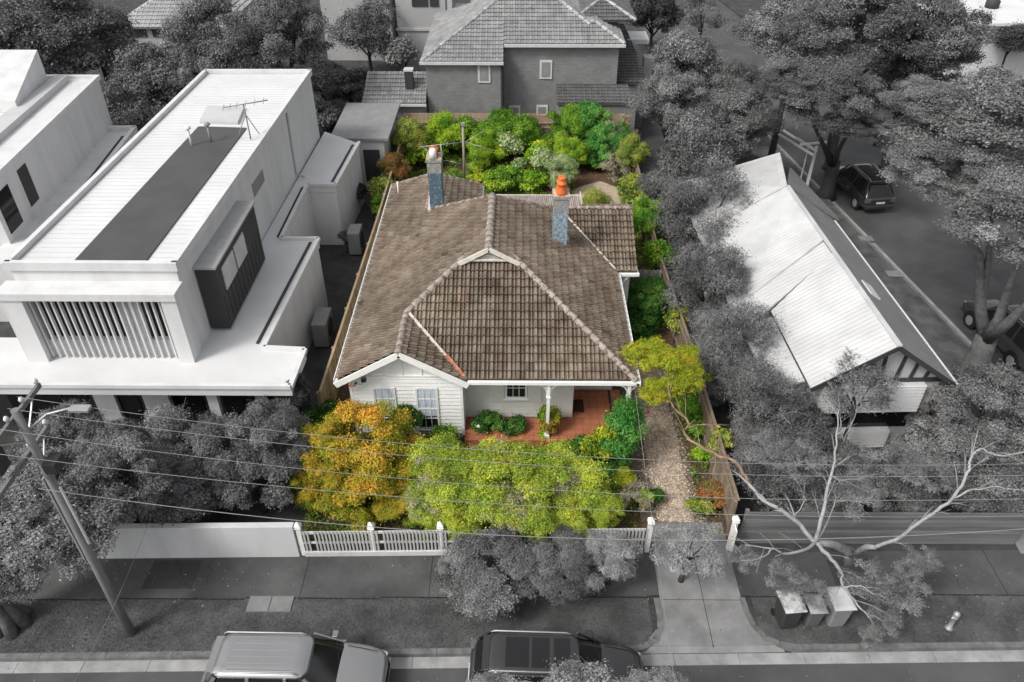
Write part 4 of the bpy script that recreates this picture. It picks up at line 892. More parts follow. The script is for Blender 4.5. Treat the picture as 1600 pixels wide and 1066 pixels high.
# low wings either side
p, q = YP(565, 162, 46.9), YP(665, 162, 46.9); t_ = YP(580, 112, 49.3)
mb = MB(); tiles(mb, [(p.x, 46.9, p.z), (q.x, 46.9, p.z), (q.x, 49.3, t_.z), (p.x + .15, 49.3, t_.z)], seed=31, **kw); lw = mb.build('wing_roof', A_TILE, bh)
mb = MB(); mb.box(p.x + .25, 47.1, 0, q.x, 49.3, p.z - .1); mb.build('wing_wall', A_BRICK, bh)
mb = MB(); mb.box(p.x - .1, 46.76, p.z - .14, q.x + .05, 46.88, p.z + .0); mb.build('gutter', mat('pale_grey_gutter', g(.55), .5), bh)
c = YP(640, 132, 48.0); mb = MB(); mb.box(c.x - .25, 47.8, c.z - .2, c.x + .25, 48.3, c.z + .85); mb.build('chimney', A_DARK, bh)
mb = MB(); mb.box(c.x - .29, 47.76, c.z + .852, c.x + .29, 48.34, c.z + .95); mb.build('chimney_cap', A_MID, bh)
p, q = YP(870, 162, 47.0), YP(985, 162, 47.0); t_ = YP(870, 133, 49.0)
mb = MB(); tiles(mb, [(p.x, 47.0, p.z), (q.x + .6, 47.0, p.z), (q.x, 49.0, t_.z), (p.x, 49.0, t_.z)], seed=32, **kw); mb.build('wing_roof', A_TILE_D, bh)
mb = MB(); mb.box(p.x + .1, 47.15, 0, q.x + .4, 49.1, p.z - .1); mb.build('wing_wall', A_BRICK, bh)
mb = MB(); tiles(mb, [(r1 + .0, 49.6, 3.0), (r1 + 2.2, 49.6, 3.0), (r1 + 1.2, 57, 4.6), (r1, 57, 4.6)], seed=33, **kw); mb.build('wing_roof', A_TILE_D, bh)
mb = MB(); mb.box(r1 + .02, 49.8, 0, r1 + 2.0, 56.8, 2.9); mb.build('wing_wall', A_BRICK, bh)
mb = MB(); c = G(985, 62, 4.2); mb.box(c.x - .2, c.y, 3.9, c.x + 1.3, c.y + 2.0, 4.2); mb.build('roof_box', A_WHITE, bh)
c = G(1013, 100, 2.5); mb = MB(); mb.box(c.x - .3, c.y, 0, c.x + .3, c.y + .9, 2.9); mb.build('chimney', A_MID, bh)

# --- pale buildings behind
def facade(parent, name, m, y, x0, x1, z0, z1, d): mb = MB(); mb.box(x0, y, z0, x1, y + d, z1); return mb.build(name, m, parent)
A_CREAM = mat('pale_grey_wall', g(.40), .7, g(.34), .5)
cb = thing('rendered_building', 'tall pale rendered building behind the brick house, cut by the top edge', 'building', (-8, 62, 0))
x0, x1 = YP(622, 55, 61).x, YP(698, 55, 61).x
facade(cb, 'wall', A_CREAM, 61, x0, x1, 0, 9, 8); facade(cb, 'wing', A_CREAM, 63.5, YP(505, 40, 63.5).x, YP(612, 40, 63.5).x, 0, 9, 7)
facade(cb, 'ledge', A_MID, 60.9, x0 - .1, x1 + .1, YP(650, 48, 61).z, YP(650, 44, 61).z, .098)
for a, b in ((644, 667), (672, 684)): p = YP(a, 10, 61); q = YP(b, -18, 61); f = facade(cb, 'window', A_DARK, 60.93, p.x, q.x, p.z, q.z, .068)
facade(cb, 'column', A_MID, 60.4, x1 + .2, x1 + .55, 0, 9, .4)
facade(cb, 'balcony', A_MID, 60.6, x1 + .6, x1 + 4.5, YP(720, 22, 60.6).z - .9, YP(720, 22, 60.6).z, 3)
hh = thing('hip_roof_house', 'house with a pale tiled hip roof between the trees at the top left', 'house', (-27, 64, 0))
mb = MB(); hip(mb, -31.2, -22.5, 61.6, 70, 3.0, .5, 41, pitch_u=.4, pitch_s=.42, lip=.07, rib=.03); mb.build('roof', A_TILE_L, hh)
facade(hh, 'wall', A_CREAM, 62.1, -30.6, -23.1, 0, 2.9, 7.2)
for a, b in ((195, 227), (240, 252)): p = YP(a, 58, 62.1); q = YP(b, 45, 62.1); facade(hh, 'window', A_DARK, 62.03, p.x, q.x, p.z, q.z, .068)
p = G(1532, 40, 4.0); wb = thing('white_building', 'white flat roofed building at the far top right behind the trees', 'building', (p.x, p.y, 0))
facade(wb, 'wall', A_WHITE, p.y, p.x - 1, p.x + 14, 0, 4, 14); facade(wb, 'roof', A_ROOFW, p.y - .2, p.x - 1.2, p.x + 14.2, 4.002, 4.2, 14.4)
mb = MB(); c = G(1549, 12, 4.2); mb.lathe((c.x, c.y, 4.2), [(.5, 0), (.5, .5), (.3, .7), (.02, .72)], 12); mb.build('roof_ventilator', A_DARK, wb)

# --- gabled cottage on the right, turned slightly; built in its own axes (x across, y along the ridge)
ct = thing('gabled_cottage', 'weatherboard cottage with a bright metal gable roof and half timbered gable beside the street', 'house', (12.27, 20.2, 0), .0406)
E0, RZ, HW = 3.0, 4.72, 2.48
def sheet(mb, pts, pitch=.20, h=.013, thick=.06):  # standing corrugations drawn down the slope
    P = [Vector(p) for p in pts]; n = (P[1] - P[0]).cross(P[2] - P[0]).normalized(); n = -n if n.z < 0 else n
    mb.slab([p - n * .004 for p in P], -n * thick)
    u = Vector((0, 0, 1)).cross(n).normalized(); s = n.cross(u); o = P[0]
    bm = bmesh.new(); us = [(p - o).dot(u) for p in P]; ss = [(p - o).dot(s) for p in P]; a = min(us) - .1; k = 0; prev = None
    while a < max(us) + .1:
        hh_ = h * (k % 2) + .002; v0 = bm.verts.new(o + u * a + s * (min(ss) - .1) + n * hh_); v1 = bm.verts.new(o + u * a + s * (max(ss) + .1) + n * hh_)
        if prev: bm.faces.new((prev[0], v0, v1, prev[1]))
        prev = (v0, v1); a += pitch / 2; k += 1
    # orient outline ccw about n
    area = sum((P[i] - o).cross(P[(i + 1) % len(P)] - o).dot(n) for i in range(len(P)))
    Q = P if area > 0 else P[::-1]
    for i in range(len(Q)):
        p, q = Q[i], Q[(i + 1) % len(Q)]; nn = (q - p).normalized().cross(n)
        bmesh.ops.bisect_plane(bm, geom=bm.verts[:] + bm.edges[:] + bm.faces[:], plane_co=p, plane_no=nn, clear_outer=True, dist=1e-5)
    bm.verts.index_update(); b = len(mb.v); mb.v += [tuple(v.co) for v in bm.verts]
    for f in bm.faces: mb.f.append([b + v.index for v in f.verts]); mb.t.append(.5); mb.sm.append(False)
    bm.free()
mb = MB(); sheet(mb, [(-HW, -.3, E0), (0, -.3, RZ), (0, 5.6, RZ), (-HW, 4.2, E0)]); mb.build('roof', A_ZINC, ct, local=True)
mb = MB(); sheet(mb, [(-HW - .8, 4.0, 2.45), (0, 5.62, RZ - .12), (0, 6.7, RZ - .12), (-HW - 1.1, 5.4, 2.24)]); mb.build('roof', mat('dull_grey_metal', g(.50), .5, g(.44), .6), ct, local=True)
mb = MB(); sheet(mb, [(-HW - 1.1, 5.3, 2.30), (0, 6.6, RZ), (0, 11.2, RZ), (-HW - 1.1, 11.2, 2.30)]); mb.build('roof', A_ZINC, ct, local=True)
mb = MB(); sheet(mb, [(HW, -.3, E0), (0, -.3, RZ), (0, 11.2, RZ), (HW, 11.2, E0)]); mb.build('roof', A_ZINC_SHADE, ct, local=True)
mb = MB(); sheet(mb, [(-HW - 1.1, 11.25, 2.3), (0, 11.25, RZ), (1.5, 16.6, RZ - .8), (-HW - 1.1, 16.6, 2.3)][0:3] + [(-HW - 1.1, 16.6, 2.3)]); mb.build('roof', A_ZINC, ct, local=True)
mb = MB(); sheet(mb, [(0, 11.25, RZ), (HW + .3, 11.25, E0), (2.2, 16.6, 3.1)]); mb.build('roof', A_ZINC_SHADE, ct, local=True)
mb = MB(); sheet(mb, [(-HW - 1.2, .2, 2.62), (-HW - .02, .2, 2.92), (-HW - .02, 3.9, 2.92), (-HW - 1.2, 3.9, 2.62)]); mb.build('verandah_roof', A_ZINC, ct, local=True)
mb = MB(); mb.beam((0, -.32, RZ + .03), (0, 11.2, RZ + .03), .16, .05); mb.build('ridge_capping', A_ZINC, ct, local=True)
mb = MB(); mb.box(-HW + .35, .1, 0, HW - .35, 11.1, 2.98); mb.slab([(-HW + .25, .1, 3.0), (HW - .25, .1, 3.0), (0, .1, RZ - .15)], (0, .15, 0)); mb.box(-3.3, .6, 0, -2.2, 10.9, 2.4); mb.box(-3.2, 11.2, 0, 1.8, 16, 2.35); mb.build('wall', A_MID, ct, local=True)
mb = MB()
for s_ in (-1, 1): mb.beam((s_ * HW, -.32, E0 - .06), (0, -.32, RZ - .06), .04, .16)
for x in (-1.5, -1.0, -.5, 0, .5, 1.0, 1.5): mb.beam((x, .06, 3.02), (x + (.12 if x > 0 else -.12), .06, RZ - .12 - abs(x) * .70), .10, .06, up=(0, 1, 0))
mb.box(-2.2, .03, 2.92, 2.2, .095, 3.06); mb.build('gable_timber', A_DARK, ct, local=True)
mb = MB(); boards(mb, (-2.0, -.15), (1.55, -.15), 1.75, 2.9, (0, -1), .14); mb.box(-2.0, -.145, 1.75, 1.55, .08, 2.9); boards(mb, (-1.5, -.15), (.9, -.15), 0.05, .85, (0, -1), .14); mb.box(-1.5, -.145, .05, .9, .08, .85); mb.build('weatherboards', A_WHITE, ct, local=True)
mb = MB(); mb.box(-1.9, .04, .86, 1.5, .098, 1.74); mb.build('window', A_BLACK, ct, local=True)
mb = MB(); sky_ = [(HW * .30, 3.6, RZ - .694 * HW * .30)]; mb.beam((.9, 3.4, RZ - .62 + .03), (.9, 4.3, RZ - .62 + .03), .5, .05, up=(.55, 0, .83)); mb.build('skylight', A_WHITE, ct, local=True)
mb = MB(); mb.box(HW - .02, -.3, E0 - .1, HW + .09, 11.2, E0); mb.build('gutter', A_WHITE, ct, local=True)
# pale frame behind the cottage
pg = thing('pergola', 'thin pale timber frame standing behind the cottage roof near the kerb', 'pergola', (15.6, 39.8, 0))
P_ = lambda px, py, z: G(px, py, z)
for a, b, w_ in (((1257, 305, 0), (1272, 243, 2.9), .13), ((1246, 300, 0), (1258, 240, 2.7), .06), ((1219, 205, 0), (1226, 168, 2.9), .12)):
    mb = MB(); p = P_(*a); mb.box(p.x - w_ / 2, p.y - w_ / 2, 0, p.x + w_ / 2, p.y + w_ / 2, b[2]); mb.build('post', A_WHITE, pg)
for a, b in (((1217, 210, 2.8), (1272, 243, 2.8)), ((1224, 204, 2.8), (1276, 237, 2.8)), ((1245, 216, 2.9), (1276, 236, 2.9)), ((1250, 226, 2.95), (1292, 222, 2.95))):
    mb = MB(); mb.beam(P_(*a), P_(*b), .09, .10); mb.build('rail', A_WHITE, pg)

# ============================================================ VEHICLES
def loft(mb, secs, smooth=True, capends=True):
    """secs: list of rings (equal number of points) -> skin"""
    n = len(secs[0]); vs = [p for r in secs for p in r]
    fs = [(i * n + k, i * n + (k + 1) % n, (i + 1) * n + (k + 1) % n, (i + 1) * n + k) for i in range(len(secs) - 1) for k in range(n)]
    mb.add(vs, fs, .5, smooth)
    if capends: b = len(mb.v) - len(vs); mb.f += [[b + k for k in range(n - 1, -1, -1)], [b + (len(secs) - 1) * n + k for k in range(n)]]; mb.t += [.5, .5]; mb.sm += [False, False]
def suv(name, label, loc, rz, paint, rail, L=4.75, W=1.82, H=1.78, sunroof=False, group='cars parked along the kerbs'):
    t = thing(name, label, 'car', loc, rz, group); hl = L / 2; hw = W / 2
    st = [(-hl, .45, .86, .80), (-hl + .04, .36, .98, .90), (-hl + .35, .30, 1.03, .985), (-.9, .28, 1.03, 1.0), (.2, .28, 1.02, 1.0), (.85, .28, 1.01, 1.0), (1.15, .28, 1.03, .99), (1.65, .29, .98, .97), (2.05, .33, .90, .92), (hl - .06, .36, .78, .82), (hl, .42, .66, .74)]
    rings = []
    for x, zl, zt, k in st:
        w = hw * k; up = [(w * .0, zt + .035), (w * .45, zt + .03), (w * .80, zt + .01), (w * .93, zt - .03), (w * .985, zt - .12), (w, (zl + zt) / 2 + .04), (w * .99, zl + .12), (w * .94, zl)]
        rings.append([(x, y, z) for y, z in up] + [(x, -y, z) for y, z in reversed(up[1:])])
    mb = MB(); loft(mb, rings); body = mb.build('body', paint, t, local=True)
    sb = body.modifiers.new('subdivision', 'SUBSURF'); sb.levels = 1; sb.render_levels = 2
    # greenhouse: rounded rings from belt to roof
    def ring(x0, x1, w, z, r, n=5, crown=0):
        pts = []
        for cx, cy, a0 in ((x1 - r, w - r, 0), (x0 + r, w - r, 90), (x0 + r, -w + r, 180), (x1 - r, -w + r, 270)):
            for i in range(n + 1):
                a = R(a0 + 90 * i / n); pts.append((cx + r * math.cos(a), cy + r * math.sin(a), z))
        return pts
    zb = 1.0
    R0 = ring(-hl + .12, 1.22, hw * .93, zb, .22); R1 = ring(-hl + .58, .50, hw * .665, H - .10, .26)
    mb = MB(); loft(mb, [R0, R1], True, False); mb.build('windows', A_BLACK, t, local=True)
    mb = MB(); rr_ = [ring(-hl + .50, .57, hw * .69, H - .115, .28), ring(-hl + .52, .52, hw * .675, H - .06, .28), ring(-hl + .62, .42, hw * .60, H - .008, .26), ring(-hl + .85, .20, hw * .38, H + .014, .2)]
    loft(mb, rr_); ro = mb.build('roof', paint, t, local=True)
    mb = MB()
    for s_ in (-1, 1):
        for (xa, xb, w_) in ((1.12, .50, .085), (.10, .02, .075), (-.95, -.92, .09), (-hl + .22, -hl + .62, .10)):
            mb.beam((xa, s_ * hw * .915, zb + .0), (xb, s_ * hw * .70, H - .09), w_, .04, up=(0, s_, .4))
        mb.beam((-hl + .2, s_ * hw * .945, zb + .015), (1.2, s_ * hw * .935, zb + .015), .04, .04)
    mb.build('pillars', paint, t, local=True)
    for s_ in (-1, 1):
        mb = MB(); mb.tube([(-hl + .55, s_ * hw * .61, H - .01), (-hl + .65, s_ * hw * .61, H + .045), (.2, s_ * hw * .61, H + .045), (.34, s_ * hw * .61, H - .02)], .020, 8); mb.build('roof_rail', rail, t, local=True)
        mb = MB(); mb.box(.82, s_ * hw * .97, .98, .98, s_ * (hw + .20), 1.13); mb.build('mirror', paint, t, local=True, bevel=.03)
        mb = MB(); mb.beam((hl - .34, s_ * hw * .66, .78), (hl - .08, s_ * hw * .60, .70), .34, .12, up=(.5, 0, 1)); mb.build('headlight', mat('headlight_lens', g(.5), .15, g(.35), 5), t, local=True, bevel=.02)
        mb = MB(); mb.box(-hl - .01, s_ * hw * .60, .74, -hl + .16, s_ * hw * .93, .98); mb.build('tail_light', mat('grey_tail_lens', g(.12), .2), t, local=True, bevel=.03)
        for x in (-1.42, 1.42):
            mb = MB(); mb.tube([(x, s_ * (hw - .22), .345), (x, s_ * (hw - .01), .345), (x, s_ * (hw + .012), .345)], [.345, .345, .32], 24); wh = mb.build('wheel', A_RUBBER, t, local=True)
            mb = MB(); mb.tube([(x, s_ * (hw + .0), .345), (x, s_ * (hw + .022), .345)], [.23, .21], 20)
            mb.build('rim', A_GALV, wh, local=True)
            mb = MB(); mb.tube([(x, s_ * (hw - .10), .37), (x, s_ * (hw + .006), .37)], [.41, .41], 24); mb.build('wheel_arch', A_RUBBER, body, local=True)
    if sunroof:
        for xa, xb in ((-1.35, -.75), (-.68, -.22), (-.12, .30)): mb = MB(); mb.box(xa, -hw * .46, H - .01, xb, hw * .46, H + .022); mb.build('sunroof_panel', A_BLACK, ro, local=True, bevel=.01)
    else:
        mb = MB()
        for k in range(6): y = -hw * .5 + k * hw * .2; mb.box(-hl + .9, y - .012, H - .01, .15, y + .012, H + .020)
        mb.build('roof_ribs', paint, ro, local=True)
    for s_ in (-1, 1): mb = MB(); mb.beam((1.28, s_ * hw * .78, 1.045), (2.1, s_ * hw * .68, .925), .012, .014); mb.build('panel_gap', A_RUBBER, t, local=True)
    for s_ in (-1, 1):
        for xa in (.55, -.45): mb = MB(); mb.box(xa, s_ * hw, .80, xa + .17, s_ * (hw + .02), .83); mb.build('door_handle', rail, t, local=True)
    mb = MB(); mb.box(hl - .06, -.55, .40, hl + .012, .55, .62); mb.build('grille', A_RUBBER, t, local=True, bevel=.02)
    mb = MB(); mb.box(hl - .20, -hw * .86, .30, hl + .02, hw * .86, .42); mb.build('front_bumper', paint, t, local=True, bevel=.04)
    mb = MB(); mb.box(-hl - .03, -hw * .86, .36, -hl + .20, hw * .86, .58); mb.build('rear_bumper', paint if not sunroof else A_RUBBER, t, local=True, bevel=.04)
    mb = MB(); mb.box(-hl - .035, -.24, .68, -hl - .012, .24, .79); mb.build('number_plate', A_WHITE, t, local=True)
    mb = MB()
    for y0 in (-.45, .25): mb.beam((1.14, y0, 1.075), (.98, y0 + .55, 1.20), .018, .02)
    mb.build('wiper', A_RUBBER, t, local=True)
    mb = MB(); mb.box(-hl + .36, -hw * .55, H - .11, -hl + .60, hw * .55, H - .065); mb.build('rear_spoiler', paint, t, local=True)
    return t
SILVER = mat('silver_car_paint', g(.36), .2, g(.34), 1.0, metal=.65, spec=.6)
BLACKP = mat('black_car_paint', g(.06), .16, g(.055), 1.0, spec=.9, metal=.5)
suv('parked_suv', 'silver four wheel drive wagon parked at the kerb behind the black one', (-5.78, 10.93, -.15), R(-.6), SILVER, A_GALV)
suv('parked_suv', 'black wagon with dark glass roof panels parked at the kerb below the front garden', (1.09, 11.0, -.15), R(-1.5), BLACKP, A_GALV, L=4.6, sunroof=True)
suv('parked_suv', 'black four wheel drive seen from behind, parked up the side street below a tree', (19.15, 40.2, -.15), R(97.5), BLACKP, A_GALV, L=4.6)
suv('parked_suv', 'dark wagon parked on the side street behind the forked tree trunk at the right edge', (20.75, 26.4, -.15), R(97.5), mat('dark_grey_car_paint', g(.07), .2, g(.06), 1, metal=.3), A_GALV)

# ============================================================ STREET FURNITURE
def bin_(label, x, y, rz, s, lid, body):
    t = thing('wheelie_bin', label, 'bin', (x, y, .004), rz, 'wheelie bins on the verge'); W, D, Hh = .29 * s, .34 * s, .98 * s
    mb = MB(); r = []
    for z, k in ((.06, .80), (.5 * Hh, .90), (Hh - .06, .985), (Hh - .06, 1.04), (Hh, 1.04)):
        w, d = W * k, D * k; c = .05; r.append([(w - c, -d, z), (w, -d + c, z), (w, d - c, z), (w - c, d, z), (-w + c, d, z), (-w, d - c, z), (-w, -d + c, z), (-w + c, -d, z)])
    loft(mb, r, False); mb.build('body', body, t, local=True)
    mb = MB(); w, d = W * 1.08, D * 1.08
    r = [[(w, -d - .02, Hh + .003), (w, d, Hh + .003), (-w, d, Hh + .003), (-w, -d - .02, Hh + .003)], [(w, -d - .02, Hh + .03), (w, d, Hh + .05), (-w, d, Hh + .05), (-w, -d - .02, Hh + .03)], [(w * .75, -d * .75, Hh + .07), (w * .75, d * .7, Hh + .10), (-w * .75, d * .7, Hh + .10), (-w * .75, -d * .75, Hh + .07)]]
    loft(mb, r, False); mb.build('lid', lid, t, local=True, bevel=.012)
    mb = MB(); mb.tube([(-W * .8, D * 1.22, Hh - .01), (W * .8, D * 1.22, Hh - .01)], .018, 8)
    for sx in (-1, 1): mb.tube([(sx * W * .8, D * 1.22, Hh - .01), (sx * W * .8, D * .98, Hh - .04)], .018, 6)
    mb.build('handle', body, t, local=True)
    for sx in (-1, 1): mb = MB(); mb.tube([(sx * (W * .82), D * .80, .10), (sx * (W * .98), D * .80, .10)], .10, 16); mb.build('wheel', A_RUBBER, t, local=True)
BB = mat('dark_bin_plastic', g(.045), .5); BM = mat('mid_grey_bin_plastic', g(.11), .5)
bin_('wheelie bin with a pale worn lid, left of three on the verge', 7.72, 13.02, R(6), 1.0, mat('worn_pale_lid', g(.50), .5, g(.20), 4, mix=(.45, .6)), BB)
bin_('small wheelie bin with a round mottled lid between two larger bins', 8.45, 13.05, R(3), .82, mat('mottled_lid', g(.42), .5, g(.22), 6), BM)
bin_('wheelie bin with a clean pale grey lid, the right of three on the verge', 9.13, 13.1, R(4), 1.0, mat('pale_grey_lid', g(.55), .45, g(.46), 2), mat('grey_bin_plastic', g(.24), .5))
hy = thing('fire_hydrant', 'small pale fire hydrant post standing alone on the grass verge at the right', 'hydrant', (12.36, 12.84, 0))
mb = MB(); mb.lathe((12.36, 12.84, 0), [(.11, 0), (.11, .05), (.07, .07), (.065, .5), (.085, .52), (.085, .58), (.06, .64)], 14); mb.build('barrel', A_GALV, hy)
mb = MB(); mb.lathe((12.36, 12.84, .64), [(.09, 0), (.10, .04), (.07, .11), (.02, .14)], 14); mb.build('cap', A_GALV, hy)
mb = MB(); mb.tube([(12.24, 12.80, .55), (12.50, 12.88, .55)], .035, 10); mb.build('outlet', A_GALV, hy)
up = thing('utility_pole', 'timber utility pole with cross arms and insulators standing on the verge at the left', 'pole', (-10.92, 12.48, 0))
bx, by = -10.92, 12.48
mb = MB(); mb.tube([(bx, by, -.1), (bx, by, 3), (bx, by, 8.55)], [.14, .115, .09], 14); mb.build('post', A_POLE, up)
mb = MB(); mb.box(bx + .10, by - .03, 4.0, bx + .14, by + .03, 6.1); mb.build('cable_guard', A_WHITE, up)
mb = MB(); mb.box(bx - .19, by - .05, 3.4, bx - .15, by + .05, 6.4); mb.build('conduit', A_GALV, up)
ARM = []
for z, l0_, l1_ in ((8.25, -1.5, 1.2), (7.25, -2.2, .9)):
    mb = MB(); mb.box(bx - .20, by + l0_, z - .06, bx - .125, by + l1_, z + .06); ar = mb.build('cross_arm', A_POLE, up)
    for k in range(5):
        y = by + l0_ + .08 + (l1_ - l0_ - .16) * k / 4; mb = MB(); mb.lathe((bx - .16, y, z + .061), [(.02, 0), (.02, .06), (.055, .07), (.06, .12), (.035, .17), (.02, .18)], 10); mb.build('insulator', A_WHITE, ar); ARM.append((y, z + .2))
    mb = MB(); mb.beam((bx - .1, by, z - .7), (bx - .16, by + l1_ * .7, z - .05), .03, .03); mb.beam((bx - .1, by, z - .7), (bx - .16, by + l0_ * .5, z - .05), .03, .03); mb.build('arm_brace', A_GALV, up)
mb = MB(); mb.box(bx + .12, by - .22, 6.75, bx + .42, by + .22, 7.05); mb.build('junction_box', A_DARK, up, bevel=.02)
mb = MB(); mb.box(bx - .55, by - .9, 7.4, bx - .25, by - .5, 8.0); mb.build('switch_box', A_DARK, up, bevel=.02)
mb = MB(); mb.tube([(bx, by, 7.9), (bx + .5, by + .2, 8.25), (bx + 1.0, by + .35, 8.3)], .03, 8); mb.box(bx + .95, by + .25, 8.24, bx + 1.4, by + .45, 8.32); mb.build('street_light', A_GALV, up, bevel=.01)
WIRE = mat('pale_overhead_cable', g(.26), .5)
def wire(label, a, b, sag, r=.0065, m=WIRE):
    mb = MB(); a, b = Vector(a), Vector(b); n = 26
    mb.tube([a.lerp(b, i / n) - Vector((0, 0, sag * 4 * (i / n) * (1 - i / n))) for i in range(n + 1)], r, 5)
    return tag(mb.build('overhead_wire', m), label, 'wire', 'overhead wires along the street')
def wire_px(label, pts, y, r=.0065):           # through three surveyed points on the vertical plane y = const
    p = [YP(a, b, y) for a, b in pts]; xs = [q.x for q in p]; zs = [q.z for q in p]
    A = np.polyfit(xs, zs, len(p) - 1 if len(p) < 3 else 2); X0, X1 = bx - .16, 24.0; n = 40
    mb = MB(); mb.tube([(X0 + (X1 - X0) * i / n, y, float(np.polyval(A, X0 + (X1 - X0) * i / n))) for i in range(n + 1)], r, 5)
    return tag(mb.build('overhead_wire', WIRE), label, 'wire', 'overhead wires along the street')
wire_px('overhead wire crossing highest in front of the house, first of the set', ((475, 678), (808, 707), (1400, 727)), 12.9)
wire_px('overhead wire second from the top, crossing in front of the porch garden', ((475, 697), (834, 727), (1400, 745)), 12.5)
wire_px('overhead wire third from the top, crossing the green and orange front trees', ((455, 731), (850, 765), (1400, 782)), 11.75)
wire_px('overhead wire fourth from the top, crossing low over the front trees', ((445, 761), (929, 796), (1400, 808)), 11.2)
wire_px('thicker lowest overhead cable running past the front fence', ((140, 775), (430, 810), (1400, 838)), 12.2, .010)
wire('service cable from the porch corner out across the street', (3.95, 20.0, 2.95), (3.0, 2, 5.6), .28, .008)
wire('service cable from the white modern house down across its front wall to the street', (-10.9, 19.2, 3.0), (-10.2, 4, 4.4), 1.6, .005)
# garden pole and birdhouse-like post in the back yard
cp = thing('clothes_pole', 'tall weathered timber pole standing in the back garden lawn', 'pole', (-3.16, 42.0, 0))
b_ = G(726, 285); mb = MB(); tp = YP(723, 194, b_.y); mb.tube([(b_.x, b_.y, 0), (tp.x, b_.y, tp.z)], [.075, .06], 10); mb.build('post', mat('sun_bleached_timber', (.42, .36, .30), .85, (.28, .23, .18), 5, stretch=(4, 4, .5)), cp)
mb = MB(); mb.box(tp.x - .11, b_.y - .1, tp.z - .1, tp.x + .11, b_.y + .1, tp.z + .06); mb.build('cap', A_GALV, cp)
c = G(806, 258); bb = thing('bird_table', 'small white topped post among the shrubs in the back garden', 'post', (c.x, c.y, 0))
mb = MB(); mb.box(c.x - .06, c.y - .06, 0, c.x + .06, c.y + .06, 1.0); mb.build('post', TIMBER, bb); mb = MB(); mb.box(c.x - .16, c.y - .14, 1.0, c.x + .16, c.y + .14, 1.35); mb.build('box', WHITE, bb, bevel=.02)
# side gate and low fence between house and right fence
sg = thing('side_gate', 'pale grey paling gate closing the side passage behind the front verandah wing', 'gate', (5.6, 28.3, 0))
mb = MB(); x = 4.9; i = 0
while x < 6.35: mb.box(x, 29.3, .05, x + .085, 29.32, 1.65 + .03 * (i % 2), random.random()); x += .098; i += 1
mb.build('palings', mat('silver_grey_paling', (.38, .38, .36), .85, (.26, .26, .25), 4, attr=.2), sg)
mb = MB(); mb.box(4.9, 29.322, 1.3, 6.4, 29.36, 1.38); mb.build('rail', TIMBER, sg)

# ============================================================ GREENERY OF THE LOT (in colour)
L_ORANGE = leafmat('autumn_orange_leaf', (.08, .19, .02), (.38, .35, .03), (.74, .42, .05), .25)
L_LIME = leafmat('lime_green_leaf', (.22, .29, .05), (.40, .50, .045), (.62, .70, .12), .3)
L_YG = leafmat('yellow_green_leaf', (.10, .22, .015), (.42, .46, .03), (.62, .60, .05), .25)
L_GREEN = leafmat('fresh_green_leaf', (.05, .15, .012), (.18, .36, .03), (.34, .52, .06), .28)
L_BRIGHT = leafmat('bright_green_leaf', (.10, .23, .015), (.30, .50, .03), (.50, .62, .07), .3)
L_DEEP = leafmat('deep_green_leaf', (.02, .07, .012), (.055, .16, .02), (.13, .28, .05), .18)
L_FERN = leafmat('cool_green_leaf', (.04, .16, .025), (.11, .34, .06), (.24, .50, .12), .28)
L_OLIVE = leafmat('olive_leaf', (.10, .15, .02), (.30, .37, .06), (.48, .48, .14), .25)
L_SILVER = leafmat('silvery_green_leaf', (.16, .25, .08), (.36, .45, .20), (.55, .60, .36), .2)
L_WATTLE = leafmat('yellow_gum_leaf', (.16, .24, .02), (.46, .50, .03), (.66, .52, .05), .3)
L_RED = leafmat('red_tinged_leaf', (.10, .14, .03), (.30, .16, .05), (.45, .10, .05), .2)
L_TWIG = leafmat('dry_twig', (.22, .19, .12), (.42, .38, .27), (.36, .33, .20), .0)
KINDS['autumn'] = (60000, 60, .20, .0165, .6, .80, .95, .45, 0)
KINDS['lime'] = (60000, 40, .25, .0185, .45, .74, .9, .30, 0)
KINDS['palmate'] = (16000, 26, .26, .040, .25, .74, 1.0, .3, 5)
def more(t, px, py, z, r, ra, kind, m, seed):
    c = G(px, py, z); rx = 1.2 * r / ppm(c); return crown(kind, seed, m, t, c, rx, rx * ra, 'crown')
t = tree('maple_tree', 'orange and green autumn tree in front of the white gable windows', 'tree', 575, 698, 76, 2.1, 'autumn', L_ORANGE, BARK_D, .9, 3)
for q in ((515, 708, 1.7, 54, .95, 4), (622, 722, 1.6, 50, .95, 5), (565, 765, 1.1, 64, .8, 6), (498, 755, 1.2, 46, .8, 7), (625, 778, 1.0, 44, .8, 3)): more(t, *q[:5], 'autumn', L_ORANGE, q[5])
t = tree('bottlebrush_tree', 'broad lime green tree filling the front of the garden', 'tree', 787, 752, 78, 1.8, 'lime', L_LIME, BARK, .72, 4)
for q in ((872, 762, 1.6, 68, .75, 5), (735, 785, 1.4, 62, .8, 6), (825, 790, 1.3, 66, .8, 7), (905, 790, 1.2, 50, .8, 8)): more(t, *q[:5], 'lime', L_LIME, q[5])
for q in ((770, 720, 2.2, 40, .6, 1), (860, 745, 2.0, 40, .6, 2), (800, 790, 1.9, 40, .6, 3)): more(t, *q[:5], 'airy', L_TWIG, q[5])
t = tree('bottlebrush_tree', 'lime green tree with grey twigs, touching the orange tree', 'tree', 692, 745, 62, 1.7, 'lime', L_LIME, BARK, .85, 6)
for q in ((680, 735, 2.0, 40, .6, 1), (668, 775, 1.5, 36, .6, 2)): more(t, *q[:5], 'airy', L_TWIG, q[5])
more(t, 672, 785, 1.1, 42, .8, 'lime', L_LIME, 8)
tree('bottlebrush_tree', 'thin grey twigged lime shrub at the right end of the front garden trees', 'tree', 935, 790, 40, 1.2, 'lime', L_LIME, BARK, .85, 8)
